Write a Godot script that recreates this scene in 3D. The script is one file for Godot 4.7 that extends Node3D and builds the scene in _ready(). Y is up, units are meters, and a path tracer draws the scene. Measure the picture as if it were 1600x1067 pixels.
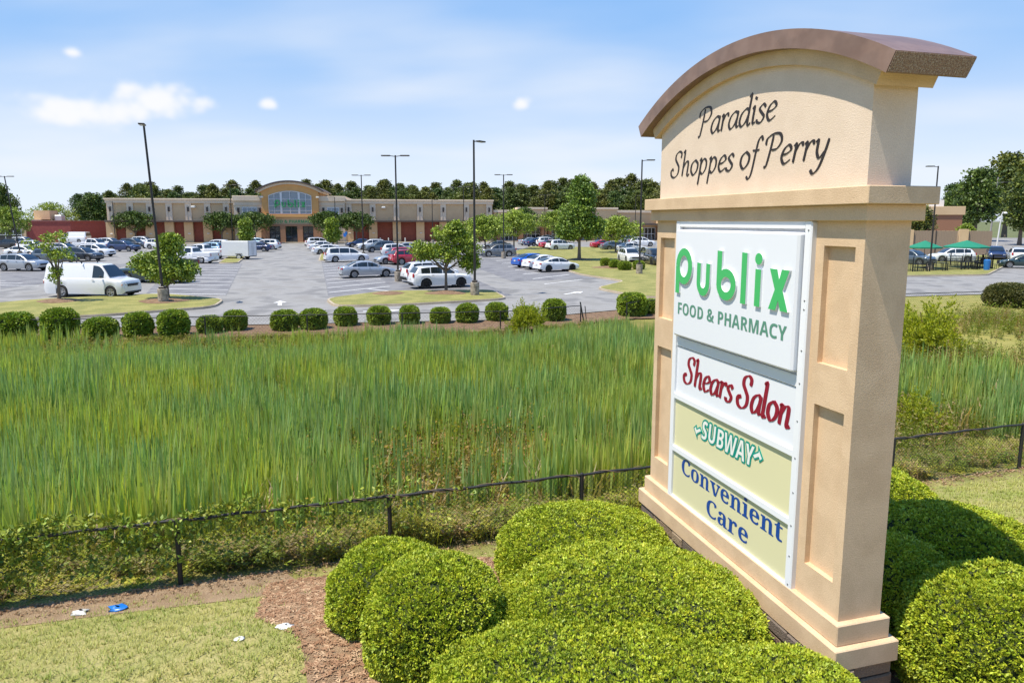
extends Node3D

const F := 1067.0
const EYE := 5.1
var PITCH := deg_to_rad(-8.0)
var rng := RandomNumberGenerator.new()
var taken := {}
var M := {}

# ---------------------------------------------------------------- mesh builder
class MB:
	var v := PackedVector3Array()
	var n := PackedVector3Array()
	var c := PackedColorArray()
	var idx := PackedInt32Array()
	var col := Color(1, 1, 1)
	var colored := false
	func setc(k: Color):
		col = k; colored = true
	func vert(p: Vector3, nn: Vector3) -> int:
		v.append(p); n.append(nn); c.append(col)
		return v.size() - 1
	func tri(a: Vector3, b: Vector3, d: Vector3):
		var nn := (b - a).cross(d - a)
		if nn.length_squared() < 1e-16: return
		nn = nn.normalized()
		var i := v.size()
		v.append(a); v.append(b); v.append(d)
		n.append(nn); n.append(nn); n.append(nn)
		c.append(col); c.append(col); c.append(col)
		idx.append(i); idx.append(i + 2); idx.append(i + 1)
	func quad(a: Vector3, b: Vector3, d: Vector3, e: Vector3):
		var nn := (d - a).cross(e - b)
		if nn.length_squared() < 1e-16: return
		nn = nn.normalized()
		var i := v.size()
		v.append(a); v.append(b); v.append(d); v.append(e)
		for k in 4:
			n.append(nn); c.append(col)
		idx.append_array(PackedInt32Array([i, i + 2, i + 1, i, i + 3, i + 2]))
	# box given by centre, size, with chamfer b
	func box(ctr: Vector3, size: Vector3, b := 0.0, bs := Basis()):
		var h := size / 2.0
		if b <= 0.0:
			var p := []
			for i in 8:
				p.append(ctr + bs * Vector3(h.x if i & 1 else -h.x, h.y if i & 2 else -h.y, h.z if i & 4 else -h.z))
			quad(p[0], p[2], p[3], p[1]); quad(p[4], p[5], p[7], p[6])
			quad(p[0], p[4], p[6], p[2]); quad(p[1], p[3], p[7], p[5])
			quad(p[0], p[1], p[5], p[4]); quad(p[2], p[6], p[7], p[3])
			return
		# chamfered: each corner has three points
		var pt := func(i: int, ax: int) -> Vector3:
			var s := Vector3(1 if i & 1 else -1, 1 if i & 2 else -1, 1 if i & 4 else -1)
			var q := Vector3(s.x * (h.x - b), s.y * (h.y - b), s.z * (h.z - b))
			q[ax] = s[ax] * h[ax]
			return ctr + bs * q
		var faces := [[0, [0, 4, 6, 2]], [0, [1, 3, 7, 5]], [1, [0, 1, 5, 4]], [1, [2, 6, 7, 3]], [2, [0, 2, 3, 1]], [2, [4, 5, 7, 6]]]
		for f in faces:
			var q: Array = f[1]
			quad(pt.call(q[0], f[0]), pt.call(q[1], f[0]), pt.call(q[2], f[0]), pt.call(q[3], f[0]))
		for i in 8:
			for ax in 3:
				var j := i | (1 << ax)
				if j == i: continue
				var a1 := (ax + 1) % 3
				var a2 := (ax + 2) % 3
				var A: Vector3 = pt.call(i, a1); var B: Vector3 = pt.call(j, a1); var C: Vector3 = pt.call(j, a2); var D: Vector3 = pt.call(i, a2)
				var mid := (A + B + C + D) / 4.0 - ctr
				if (C - A).cross(D - B).dot(mid) >= 0.0: quad(A, B, C, D)
				else: quad(D, C, B, A)
			var t0: Vector3 = pt.call(i, 0); var t1: Vector3 = pt.call(i, 1); var t2: Vector3 = pt.call(i, 2)
			if (t1 - t0).cross(t2 - t0).dot((t0 + t1 + t2) / 3.0 - ctr) >= 0.0: tri(t0, t1, t2)
			else: tri(t0, t2, t1)
	# rows of points -> smooth sheet
	func grid(rows: Array, close_u := false):
		var nr := rows.size()
		var nc: int = rows[0].size()
		var base := v.size()
		for r in nr:
			for k in nc:
				var kp := (k + 1) % nc if close_u else mini(k + 1, nc - 1)
				var km := (k - 1 + nc) % nc if close_u else maxi(k - 1, 0)
				var rp := mini(r + 1, nr - 1)
				var rm := maxi(r - 1, 0)
				var du: Vector3 = rows[r][kp] - rows[r][km]
				var dv: Vector3 = rows[rp][k] - rows[rm][k]
				var nn := du.cross(dv)
				if nn.length_squared() < 1e-14: nn = Vector3.UP
				v.append(rows[r][k]); n.append(nn.normalized()); c.append(col)
		var last := nc if close_u else nc - 1
		for r in nr - 1:
			for k in last:
				var k2 := (k + 1) % nc
				var a := base + r * nc + k
				var b := base + r * nc + k2
				var d := base + (r + 1) * nc + k2
				var e := base + (r + 1) * nc + k
				idx.append_array(PackedInt32Array([a, d, b, a, e, d]))
	func fan(ring: Array, flip := false):
		var ctr := Vector3.ZERO
		for p in ring: ctr += p
		ctr /= ring.size()
		for i in ring.size():
			var a: Vector3 = ring[i]
			var b: Vector3 = ring[(i + 1) % ring.size()]
			if flip: tri(ctr, b, a)
			else: tri(ctr, a, b)
	func tube(path: Array, radii: Array, sides := 8, caps := true):
		var rows := []
		for i in path.size():
			var t: Vector3 = (path[mini(i + 1, path.size() - 1)] - path[maxi(i - 1, 0)]).normalized()
			var side := t.cross(Vector3(0.013, 0.02, 1) if absf(t.z) < 0.9 else Vector3.RIGHT).normalized()
			var up := side.cross(t).normalized()
			var ring := []
			for k in sides:
				var a := TAU * k / sides
				ring.append(path[i] + (side * cos(a) + up * sin(a)) * radii[mini(i, radii.size() - 1)])
			rows.append(ring)
		# orientation: make normals point outward
		var d0: Vector3 = (rows[0][1] - rows[0][sides - 1]).cross(rows[1][0] - rows[0][0])
		if d0.dot(rows[0][0] - path[0]) < 0.0:
			for r in rows: r.reverse()
		grid(rows, true)
		if caps:
			fan(rows[0], true); fan(rows[-1], false)
	# surface of revolution round local axis y; profile [r, y]
	func lathe(profile: Array, sides := 16, xf := Transform3D()):
		var rows := []
		for p in profile:
			var ring := []
			for k in sides:
				var a := -TAU * k / sides
				ring.append(xf * Vector3(p[0] * cos(a), p[1], p[0] * sin(a)))
			rows.append(ring)
		grid(rows, true)
	# extruded polygon in local xy; front at z1, back at z0
	func prism(poly: PackedVector2Array, z0: float, z1: float, xf := Transform3D(), back := true):
		if Geometry2D.is_polygon_clockwise(poly):
			poly = poly.duplicate(); poly.reverse()
		var t := Geometry2D.triangulate_polygon(poly)
		for i in range(0, t.size(), 3):
			var a := poly[t[i]]; var b := poly[t[i + 1]]; var d := poly[t[i + 2]]
			if (b - a).cross(d - a) < 0.0:
				var q := b; b = d; d = q
			tri(xf * Vector3(a.x, a.y, z1), xf * Vector3(b.x, b.y, z1), xf * Vector3(d.x, d.y, z1))
			if back: tri(xf * Vector3(a.x, a.y, z0), xf * Vector3(d.x, d.y, z0), xf * Vector3(b.x, b.y, z0))
		for i in poly.size():
			var a := poly[i]; var b := poly[(i + 1) % poly.size()]
			quad(xf * Vector3(a.x, a.y, z0), xf * Vector3(b.x, b.y, z0), xf * Vector3(b.x, b.y, z1), xf * Vector3(a.x, a.y, z1))
	func mesh() -> ArrayMesh:
		var arr := []
		arr.resize(Mesh.ARRAY_MAX)
		arr[Mesh.ARRAY_VERTEX] = v
		arr[Mesh.ARRAY_NORMAL] = n
		if colored: arr[Mesh.ARRAY_COLOR] = c
		arr[Mesh.ARRAY_INDEX] = idx
		var m := ArrayMesh.new()
		if v.size() > 2: m.add_surface_from_arrays(Mesh.PRIMITIVE_TRIANGLES, arr)
		return m

# ---------------------------------------------------------------- pixels to places
func ray(px: float, py: float) -> Vector3:
	var u := (px - 800.0) / F
	var w := (495.0 - py) / F
	return Vector3(u, w * cos(PITCH) + sin(PITCH), w * sin(PITCH) - cos(PITCH))
func P(px: float, py: float, h := 0.0) -> Vector3:
	var d := ray(px, py)
	return Vector3(0, EYE, 0) + d * ((h - EYE) / d.y)
func LY(z: float) -> float:
	return 0.007 * (-z - 45.0)
func PL(px: float, py: float) -> Vector3:
	var d := ray(px, py)
	return Vector3(0, EYE, 0) + d * (5.415 / (-d.y - 0.007 * d.z))
# point at a given depth along the pixel's ray
func PD(px: float, py: float, depth: float) -> Vector3:
	var d := ray(px, py)
	return Vector3(0, EYE, 0) + d * (depth / -d.z)

# ---------------------------------------------------------------- nodes
func numbered(called: String) -> String:
	var k: int = taken.get(called, -1) + 1
	taken[called] = k
	return called if k == 0 else "%s_%03d" % [called, k]
func tag(o: Node, label: String, category: String, group := ""):
	o.set_meta("label", label); o.set_meta("category", category)
	if group: o.set_meta("group", group)
func thing(called: String, label: String, category: String, at := Vector3.ZERO, turn := 0.0, group := "") -> Node3D:
	var o := Node3D.new()
	o.name = numbered(called)
	add_child(o)
	o.position = at; o.rotation.y = turn
	tag(o, label, category, group)
	return o
func part(called: String, m: Mesh, mat: Material, parent: Node, at := Vector3.ZERO) -> MeshInstance3D:
	var o := MeshInstance3D.new()
	o.name = called
	o.mesh = m
	o.material_override = mat
	o.position = at
	parent.add_child(o, true)
	return o
func struct(called: String, m: Mesh, mat: Material) -> MeshInstance3D:
	var o := part(numbered(called), m, mat, self)
	o.set_meta("kind", "structure")
	return o
func multi(called: String, m: Mesh, mat: Material, buf: PackedFloat32Array, parent: Node) -> MultiMeshInstance3D:
	var mm := MultiMesh.new()
	mm.transform_format = MultiMesh.TRANSFORM_3D
	mm.use_colors = true
	mm.mesh = m
	mm.instance_count = buf.size() / 16
	mm.buffer = buf
	var o := MultiMeshInstance3D.new()
	o.name = called
	o.multimesh = mm
	o.material_override = mat
	parent.add_child(o, true)
	o.set_meta("kind", "stuff")
	return o
func put(buf: PackedFloat32Array, b: Basis, o: Vector3, k: Color):
	buf.append_array(PackedFloat32Array([b.x.x, b.y.x, b.z.x, o.x, b.x.y, b.y.y, b.z.y, o.y, b.x.z, b.y.z, b.z.z, o.z, k.r, k.g, k.b, 1.0]))
func copy_of(o: Node3D, at: Vector3, turn: float, label := "", group := "") -> Node3D:
	var r: Node3D = o.duplicate()
	r.name = numbered(String(o.name).rstrip("0123456789").trim_suffix("_"))
	add_child(r)
	r.position = at; r.rotation.y = turn
	if label: r.set_meta("label", label)
	if group: r.set_meta("group", group)
	return r

# ---------------------------------------------------------------- materials
func lin(r: float, g: float, b: float) -> Color:
	return Color(r, g, b).linear_to_srgb()
func plain(r: float, g: float, b: float, rough := 0.7, metal := 0.0) -> StandardMaterial3D:
	var m := StandardMaterial3D.new()
	m.albedo_color = lin(r, g, b)
	m.roughness = rough
	m.metallic = metal
	return m
func noise_tex(freq: float, stops: Array, seed_ := 1, size := 512, oct := 4, kind := FastNoiseLite.TYPE_SIMPLEX_SMOOTH) -> NoiseTexture2D:
	var f := FastNoiseLite.new()
	f.noise_type = kind
	f.frequency = freq
	f.seed = seed_
	f.fractal_octaves = oct
	var t := NoiseTexture2D.new()
	t.width = size; t.height = size
	t.seamless = true
	t.noise = f
	var g := Gradient.new()
	var off := PackedFloat32Array()
	var cols := PackedColorArray()
	for s in stops:
		off.append(s[0]); cols.append((s[1] as Color).linear_to_srgb())
	g.offsets = off; g.colors = cols
	t.color_ramp = g
	return t
# surface from a fine and a coarse pattern laid out in world metres
func ground_mat(fine: Array, tile: float, coarse: Array, ctile: float, rough := 0.9, bump := 0.0, seed_ := 1, freq := 0.03) -> StandardMaterial3D:
	var m := StandardMaterial3D.new()
	m.albedo_texture = noise_tex(freq, fine, seed_)
	m.uv1_triplanar = true; m.uv1_world_triplanar = true
	m.uv1_scale = Vector3.ONE / tile
	if coarse.size():
		m.detail_enabled = true
		m.detail_blend_mode = BaseMaterial3D.BLEND_MODE_MUL
		m.detail_albedo = noise_tex(0.012, coarse, seed_ + 7)
		m.detail_uv_layer = BaseMaterial3D.DETAIL_UV_2
		m.uv2_triplanar = true; m.uv2_world_triplanar = true
		m.uv2_scale = Vector3.ONE / ctile
	m.roughness = rough
	if bump > 0.0:
		m.heightmap_enabled = true
		m.heightmap_texture = noise_tex(freq * 1.3, [[0.0, Color(0, 0, 0)], [1.0, Color(1, 1, 1)]], seed_ + 3)
		m.heightmap_scale = bump
	return m
func leaf_mat(back := 0.35) -> StandardMaterial3D:
	var m := StandardMaterial3D.new()
	m.vertex_color_use_as_albedo = true
	m.roughness = 0.55
	m.backlight_enabled = true
	m.backlight = Color(back, back, back * 0.6)
	return m
func vc_mat(rough := 0.8) -> StandardMaterial3D:
	var m := StandardMaterial3D.new()
	m.vertex_color_use_as_albedo = true
	m.roughness = rough
	return m
# ---------------------------------------------------------------- camera, sky, sun
func sky_image() -> Image:
	var w := 2048
	var h := 1024
	var im := Image.create(w, h, false, Image.FORMAT_RGBF)
	var wisp := FastNoiseLite.new()
	wisp.seed = 11; wisp.frequency = 1.3; wisp.fractal_octaves = 5
	var big := FastNoiseLite.new()
	big.seed = 5; big.frequency = 0.7; big.fractal_octaves = 3
	var puff := FastNoiseLite.new()
	puff.seed = 21; puff.frequency = 9.0; puff.fractal_octaves = 4
	# heading (degrees, clockwise from straight ahead), height (degrees), width, height of small cumulus
	var heaps := [[-26.5, 8.6, 3.2, 1.5], [-31.0, 7.4, 4.4, 1.3], [-19.0, 8.8, 0.7, 0.5], [0.8, 9.3, 0.8, 0.6], [-31.7, 11.2, 0.6, 0.35], [75, 10, 4, 1.6], [120, 9, 5, 2], [170, 12, 4, 1.6], [215, 9, 5, 1.8], [262, 11, 4, 1.5], [39, 9, 1.2, 0.7]]
	var top := Color(0.12, 0.34, 0.85)
	var mid := Color(0.30, 0.55, 0.95)
	var low := Color(0.80, 0.90, 1.04)
	for y in h:
		var el := 90.0 - 180.0 * (y + 0.5) / h
		for x in w:
			if el < -2.0:
				im.set_pixel(x, y, Color(0.30, 0.33, 0.30))
				continue
			var hd := wrapf(360.0 * (x + 0.5) / w, -180.0, 180.0)
			var t := clampf(el / 90.0, 0.0, 1.0)
			var k := low.lerp(mid, smoothstep(0.01, 0.17, t)).lerp(top, smoothstep(0.13, 0.42, t))
			var e := deg_to_rad(maxf(el, 0.0))
			var a := deg_to_rad(hd)
			# high cloud sheet seen in perspective
			var r := 1.0 / (sin(e) + 0.12)
			var sx := sin(a) * cos(e) * r
			var sz := cos(a) * cos(e) * r
			var c1 := wisp.get_noise_3d(sx * 0.4 + 0.15 * sz, sz * 0.75, 3.0) * 0.5 + 0.5
			var c2 := big.get_noise_3d(sx * 0.8, sz * 0.8, 9.0) * 0.5 + 0.5
			var veil := smoothstep(0.40, 0.9, c1 * 0.5 + c2 * 0.6) * 0.75 * smoothstep(26.0, 9.0, el)
			k = k.lerp(Color(0.86, 0.91, 0.99), veil)
			if el < 18.0:
				for q in heaps:
					var dx: float = wrapf(hd - q[0], -180, 180) / q[2]
					var dy: float = (el - q[1]) / q[3]
					if absf(dx) > 2.0 or absf(dy) > 2.4: continue
					var nz := puff.get_noise_3d(hd * 0.045, el * 0.07, q[0]) 
					if dy < 0.0: dy *= 1.25
					var d := 1.0 - sqrt(dx * dx + dy * dy) + nz * 0.6 + 0.12
					k = k.lerp(Color(0.97, 0.975, 1.0), smoothstep(-0.05, 0.8, d) * 0.95)
			im.set_pixel(x, y, k)
	return im

func build_light():
	var cam := Camera3D.new()
	cam.name = "camera"
	add_child(cam)
	cam.position = Vector3(0, EYE, 0)
	cam.rotation.x = PITCH
	cam.near = 0.05
	cam.far = 3000.0
	cam.projection = Camera3D.PROJECTION_FRUSTUM
	cam.size = 0.05 * 1067.0 / F
	cam.frustum_offset = Vector2(0.0, -38.5 / F * 0.05)
	cam.current = true
	var env := Environment.new()
	env.background_mode = Environment.BG_SKY
	var sky := Sky.new()
	var pm := PanoramaSkyMaterial.new()
	pm.panorama = ImageTexture.create_from_image(sky_image())
	pm.energy_multiplier = 0.78
	sky.sky_material = pm
	env.sky = sky
	env.tonemap_mode = Environment.TONE_MAPPER_LINEAR
	env.tonemap_exposure = 1.3
	env.sdfgi_enabled = true
	env.ssao_enabled = true
	env.ssil_enabled = true
	var we := WorldEnvironment.new()
	we.name = "world_environment"
	we.environment = env
	add_child(we)
	var sun := DirectionalLight3D.new()
	sun.name = "sun"
	sun.light_energy = 1.6
	sun.light_color = Color(1.0, 0.965, 0.9)
	sun.light_angular_distance = 0.53
	sun.shadow_enabled = true
	add_child(sun)
	var el := deg_to_rad(66.0)
	var hd := deg_to_rad(-112.0)
	var dir := Vector3(sin(hd) * cos(el), sin(el), -cos(hd) * cos(el))
	sun.look_at_from_position(dir * 50.0, Vector3.ZERO, Vector3.UP)
# ---------------------------------------------------------------- pen lettering
var GLYPH := {
	"a": [0.95, [[.80, .85], [.55, 1.0], [.2, .75], [.1, .3], [.3, .0], [.6, .2], [.78, .6]], [[.82, 1.0], [.77, .35], [.83, .05], [1.0, .1]]],
	"e": [0.82, [[.12, .5], [.45, .55], [.7, .75], [.5, 1.0], [.2, .8], [.1, .35], [.35, 0], [.75, .2]]],
	"r": [0.72, [[.06, .88], [.2, 1.0], [.2, .5], [.18, 0]], [[.2, .55], [.4, .95], [.6, 1.0], [.66, .82]]],
	"s": [0.72, [[.62, .82], [.4, 1.02], [.15, .8], [.35, .55], [.58, .3], [.4, 0], [.1, .05], [.05, .22]]],
	"o": [0.92, [[.45, 1.0], [.14, .75], [.12, .3], [.42, 0], [.75, .28], [.78, .72], [.45, 1.0]]],
	"n": [1.05, [[.06, .88], [.2, 1.0], [.2, .5], [.18, 0]], [[.2, .55], [.45, .95], [.7, .95], [.75, .6], [.74, .12], [.86, 0], [1.0, .12]]],
	"h": [1.05, [[.04, 1.62], [.2, 1.75], [.2, .9], [.18, 0]], [[.2, .55], [.45, .95], [.7, .95], [.75, .6], [.74, .12], [.86, 0], [1.0, .12]]],
	"l": [0.48, [[.04, 1.62], [.2, 1.75], [.2, .9], [.2, .12], [.33, .0], [.46, .12]]],
	"d": [1.02, [[.80, .85], [.55, 1.0], [.2, .75], [.1, .3], [.3, .0], [.6, .2], [.78, .6]], [[.66, 1.64], [.82, 1.75], [.8, .9], [.8, .12], [.92, .0], [1.04, .12]]],
	"i": [0.48, [[.06, .88], [.2, 1.0], [.2, .4], [.24, .04], [.42, .1]], [[.19, 1.38], [.21, 1.46], [.23, 1.54]]],
	"p": [1.0, [[.06, .88], [.2, 1.0], [.2, .2], [.16, -.7]], [[.2, .6], [.45, .98], [.75, .8], [.78, .35], [.5, 0], [.22, .15]]],
	"f": [0.66, [[.78, 1.5], [.62, 1.75], [.42, 1.5], [.35, .8], [.26, -.3], [.08, -.65], [-.14, -.5]], [[.08, 1.0], [.35, .98], [.62, 1.0]]],
	"y": [0.95, [[.06, .9], [.2, 1.0], [.24, .4], [.45, .08], [.72, .4]], [[.86, 1.0], [.76, .4], [.55, -.4], [.25, -.7], [.03, -.5]]],
	"v": [0.9, [[.05, .88], [.2, 1.0], [.3, .5], [.44, .02]], [[.44, .02], [.72, .5], [.76, .92], [.62, 1.0]]],
	"t": [0.66, [[.26, 1.45], [.25, .6], [.3, .06], [.48, .02], [.62, .2]], [[.04, 1.0], [.3, .98], [.56, 1.0]]],
	"C": [1.28, [[1.12, 1.3], [1.08, 1.62], [.72, 1.76], [.3, 1.5], [.12, .85], [.3, .25], [.68, 0], [1.02, .12], [1.18, .42]]],
	"P": [1.22, [[.42, 1.68], [.36, .9], [.22, 0], [.05, -.04]], [[-.06, 1.2], [-.02, 1.55], [.4, 1.76], [.9, 1.7], [1.1, 1.3], [.85, .92], [.45, .86]]],
	"S": [1.2, [[.98, 1.3], [1.0, 1.62], [.7, 1.78], [.38, 1.6], [.36, 1.25], [.62, .95], [.85, .65], [.82, .22], [.48, -.02], [.1, .08], [-.04, .4], [.1, .6], [.22, .45]]],
	" ": [0.5],
}

func catmull(pts: Array, per := 6) -> Array:
	var out := []
	for i in pts.size() - 1:
		var p0 := Vector2(pts[maxi(i - 1, 0)][0], pts[maxi(i - 1, 0)][1])
		var p1 := Vector2(pts[i][0], pts[i][1])
		var p2 := Vector2(pts[i + 1][0], pts[i + 1][1])
		var p3 := Vector2(pts[mini(i + 2, pts.size() - 1)][0], pts[mini(i + 2, pts.size() - 1)][1])
		for k in per:
			out.append(p1.cubic_interpolate(p2, p0, p3, float(k) / per))
	out.append(Vector2(pts[-1][0], pts[-1][1]))
	return out

# words written with a broad pen, fitted to x0..x1, x-height xh
func pen_text(text: String, x0: float, x1: float, base: float, xh: float, slant: float, thick: float, thin: float, nib: float, z: float) -> ArrayMesh:
	var total := 0.0
	for ch in text: total += GLYPH[ch][0]
	var sx := (x1 - x0) / total
	var mb := MB.new()
	var x := x0
	var lift := 0.0
	for ch in text:
		var g: Array = GLYPH[ch]
		for k in range(1, g.size()):
			var raw := []
			for q in g[k]: raw.append([q[0] * sx + q[1] * xh * slant, q[1] * xh])
			var pts := catmull(raw)
			lift = fmod(lift + 0.0004, 0.0024)
			var L := []
			var Rr := []
			for i in pts.size():
				var d: Vector2 = (pts[mini(i + 1, pts.size() - 1)] - pts[maxi(i - 1, 0)]).normalized()
				var w := thin + (thick - thin) * absf(sin(d.angle() - nib))
				if ch == "i" and k == 2: w = thick * 1.15
				if i == 0 or i == pts.size() - 1: w *= 0.7
				var nn := Vector2(-d.y, d.x) * w * 0.5
				var p: Vector2 = pts[i] + Vector2(x, base)
				L.append(p + nn); Rr.append(p - nn)
			var zt := z + 0.004 + lift
			for i in pts.size() - 1:
				var a := Vector3(Rr[i].x, Rr[i].y, zt); var b := Vector3(Rr[i + 1].x, Rr[i + 1].y, zt)
				var c := Vector3(L[i + 1].x, L[i + 1].y, zt); var d := Vector3(L[i].x, L[i].y, zt)
				mb.quad(a, b, c, d)
				var dz := Vector3(0, 0, -0.004 - lift)
				mb.quad(a + dz, b + dz, b, a)
				mb.quad(d, c, c + dz, d + dz)
		x += g[0] * sx
	return mb.mesh()

func font_text(text: String, bold: bool, serif := false) -> Array:
	var f := SystemFont.new()
	f.font_names = PackedStringArray(["Droid Serif" if serif else "Droid Sans"])
	f.font_weight = 700 if bold else 400
	var t := TextMesh.new()
	t.text = text
	t.font = f
	t.font_size = 64
	t.pixel_size = 0.01
	t.depth = 0.0
	t.curve_step = 1.5
	var a := t.surface_get_arrays(0)
	return a
# text laid into a box x0..x1 with cap height ch on the line base
func fit_text(text: String, bold: bool, x0: float, x1: float, base: float, ch: float, z: float, depth: float, grow := 0.0, lean := 0.0, serif := false) -> ArrayMesh:
	var a := font_text(text, bold, serif)
	var v: PackedVector3Array = a[Mesh.ARRAY_VERTEX]
	var ix: PackedInt32Array = a[Mesh.ARRAY_INDEX]
	var lo := Vector3(1e9, 1e9, 0); var hi := Vector3(-1e9, -1e9, 0)
	for p in v:
		lo = lo.min(p); hi = hi.max(p)
	var mb := MB.new()
	var shifts := [Vector2.ZERO]
	if grow > 0.0:
		shifts = []
		for k in 10: shifts.append(Vector2.from_angle(TAU * k / 10) * grow)
	var kz := 0.0
	for sh in shifts:
		var q := PackedVector3Array()
		for p in v:
			var r := Vector3(remap(p.x, lo.x, hi.x, x0, x1), base + (p.y - lo.y) / (hi.y - lo.y) * ch, z + depth + kz)
			r.x += (r.y - base - ch * 0.5) * lean
			q.append(r + Vector3(sh.x, sh.y, 0))
		kz += 0.0002
		for i in range(0, ix.size(), 3):
			var A := q[ix[i]]; var B := q[ix[i + 1]]; var C := q[ix[i + 2]]
			if (B - A).cross(C - A).z < 0.0:
				var D := B; B = C; C = D
			mb.tri(A, B, C)
	return mb.mesh()

# ring sector / rounded strokes for the geometric letters
func arc_pts(cx: float, cy: float, rx: float, ry: float, a0: float, a1: float, n := 20) -> Array:
	var out := []
	for i in n + 1:
		var a := deg_to_rad(lerpf(a0, a1, float(i) / n))
		out.append(Vector2(cx + rx * cos(a), cy + ry * sin(a)))
	return out
func band(outer: Array, inner: Array) -> PackedVector2Array:
	var p := PackedVector2Array(outer)
	var q := inner.duplicate()
	q.reverse()
	p.append_array(PackedVector2Array(q))
	return p
func bar(x0: float, y0: float, x1: float, y1: float) -> PackedVector2Array:
	return PackedVector2Array([Vector2(x0, y0), Vector2(x1, y0), Vector2(x1, y1), Vector2(x0, y1)])
# polygons of the six letters of the shop name, in sign units (baseline 3.38, right edge 1.02)
func shop_letters() -> Array:
	var w := 0.085
	var out := []
	out.append([bar(-1.02, 3.36, -1.02 + w, 3.66), band(arc_pts(-.84, 3.68, .18, .21, 180, 539.0), arc_pts(-.84, 3.68, .18 - w, .21 - w, 180, 539.0))])
	out.append([band([Vector2(-.55, 3.74)] + arc_pts(-.42, 3.53, .13, .15, 180, 360) + [Vector2(-.29, 3.74)], [Vector2(-.55 + w * .85, 3.74)] + arc_pts(-.42, 3.53, .13 - w * .85, .15 - w, 180, 360) + [Vector2(-.29 - w * .85, 3.74)])])
	out.append([bar(-.15, 3.52, -.15 + w, 3.89), band(arc_pts(.025, 3.545, .175, .165, 180, 539.0), arc_pts(.025, 3.545, .175 - w, .165 - w, 180, 539.0))])
	out.append([bar(.29, 3.38, .29 + w, 3.89)])
	out.append([bar(.52, 3.38, .52 + w, 3.74), PackedVector2Array(arc_pts(.5625, 3.84, .056, .056, 0, 345, 16))])
	out.append([PackedVector2Array([Vector2(.74, 3.38), Vector2(.845, 3.38), Vector2(.88, 3.475), Vector2(.915, 3.38), Vector2(1.02, 3.38), Vector2(.935, 3.57), Vector2(1.02, 3.76), Vector2(.915, 3.76), Vector2(.88, 3.665), Vector2(.845, 3.76), Vector2(.74, 3.76), Vector2(.825, 3.57)])])
	return out

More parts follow.
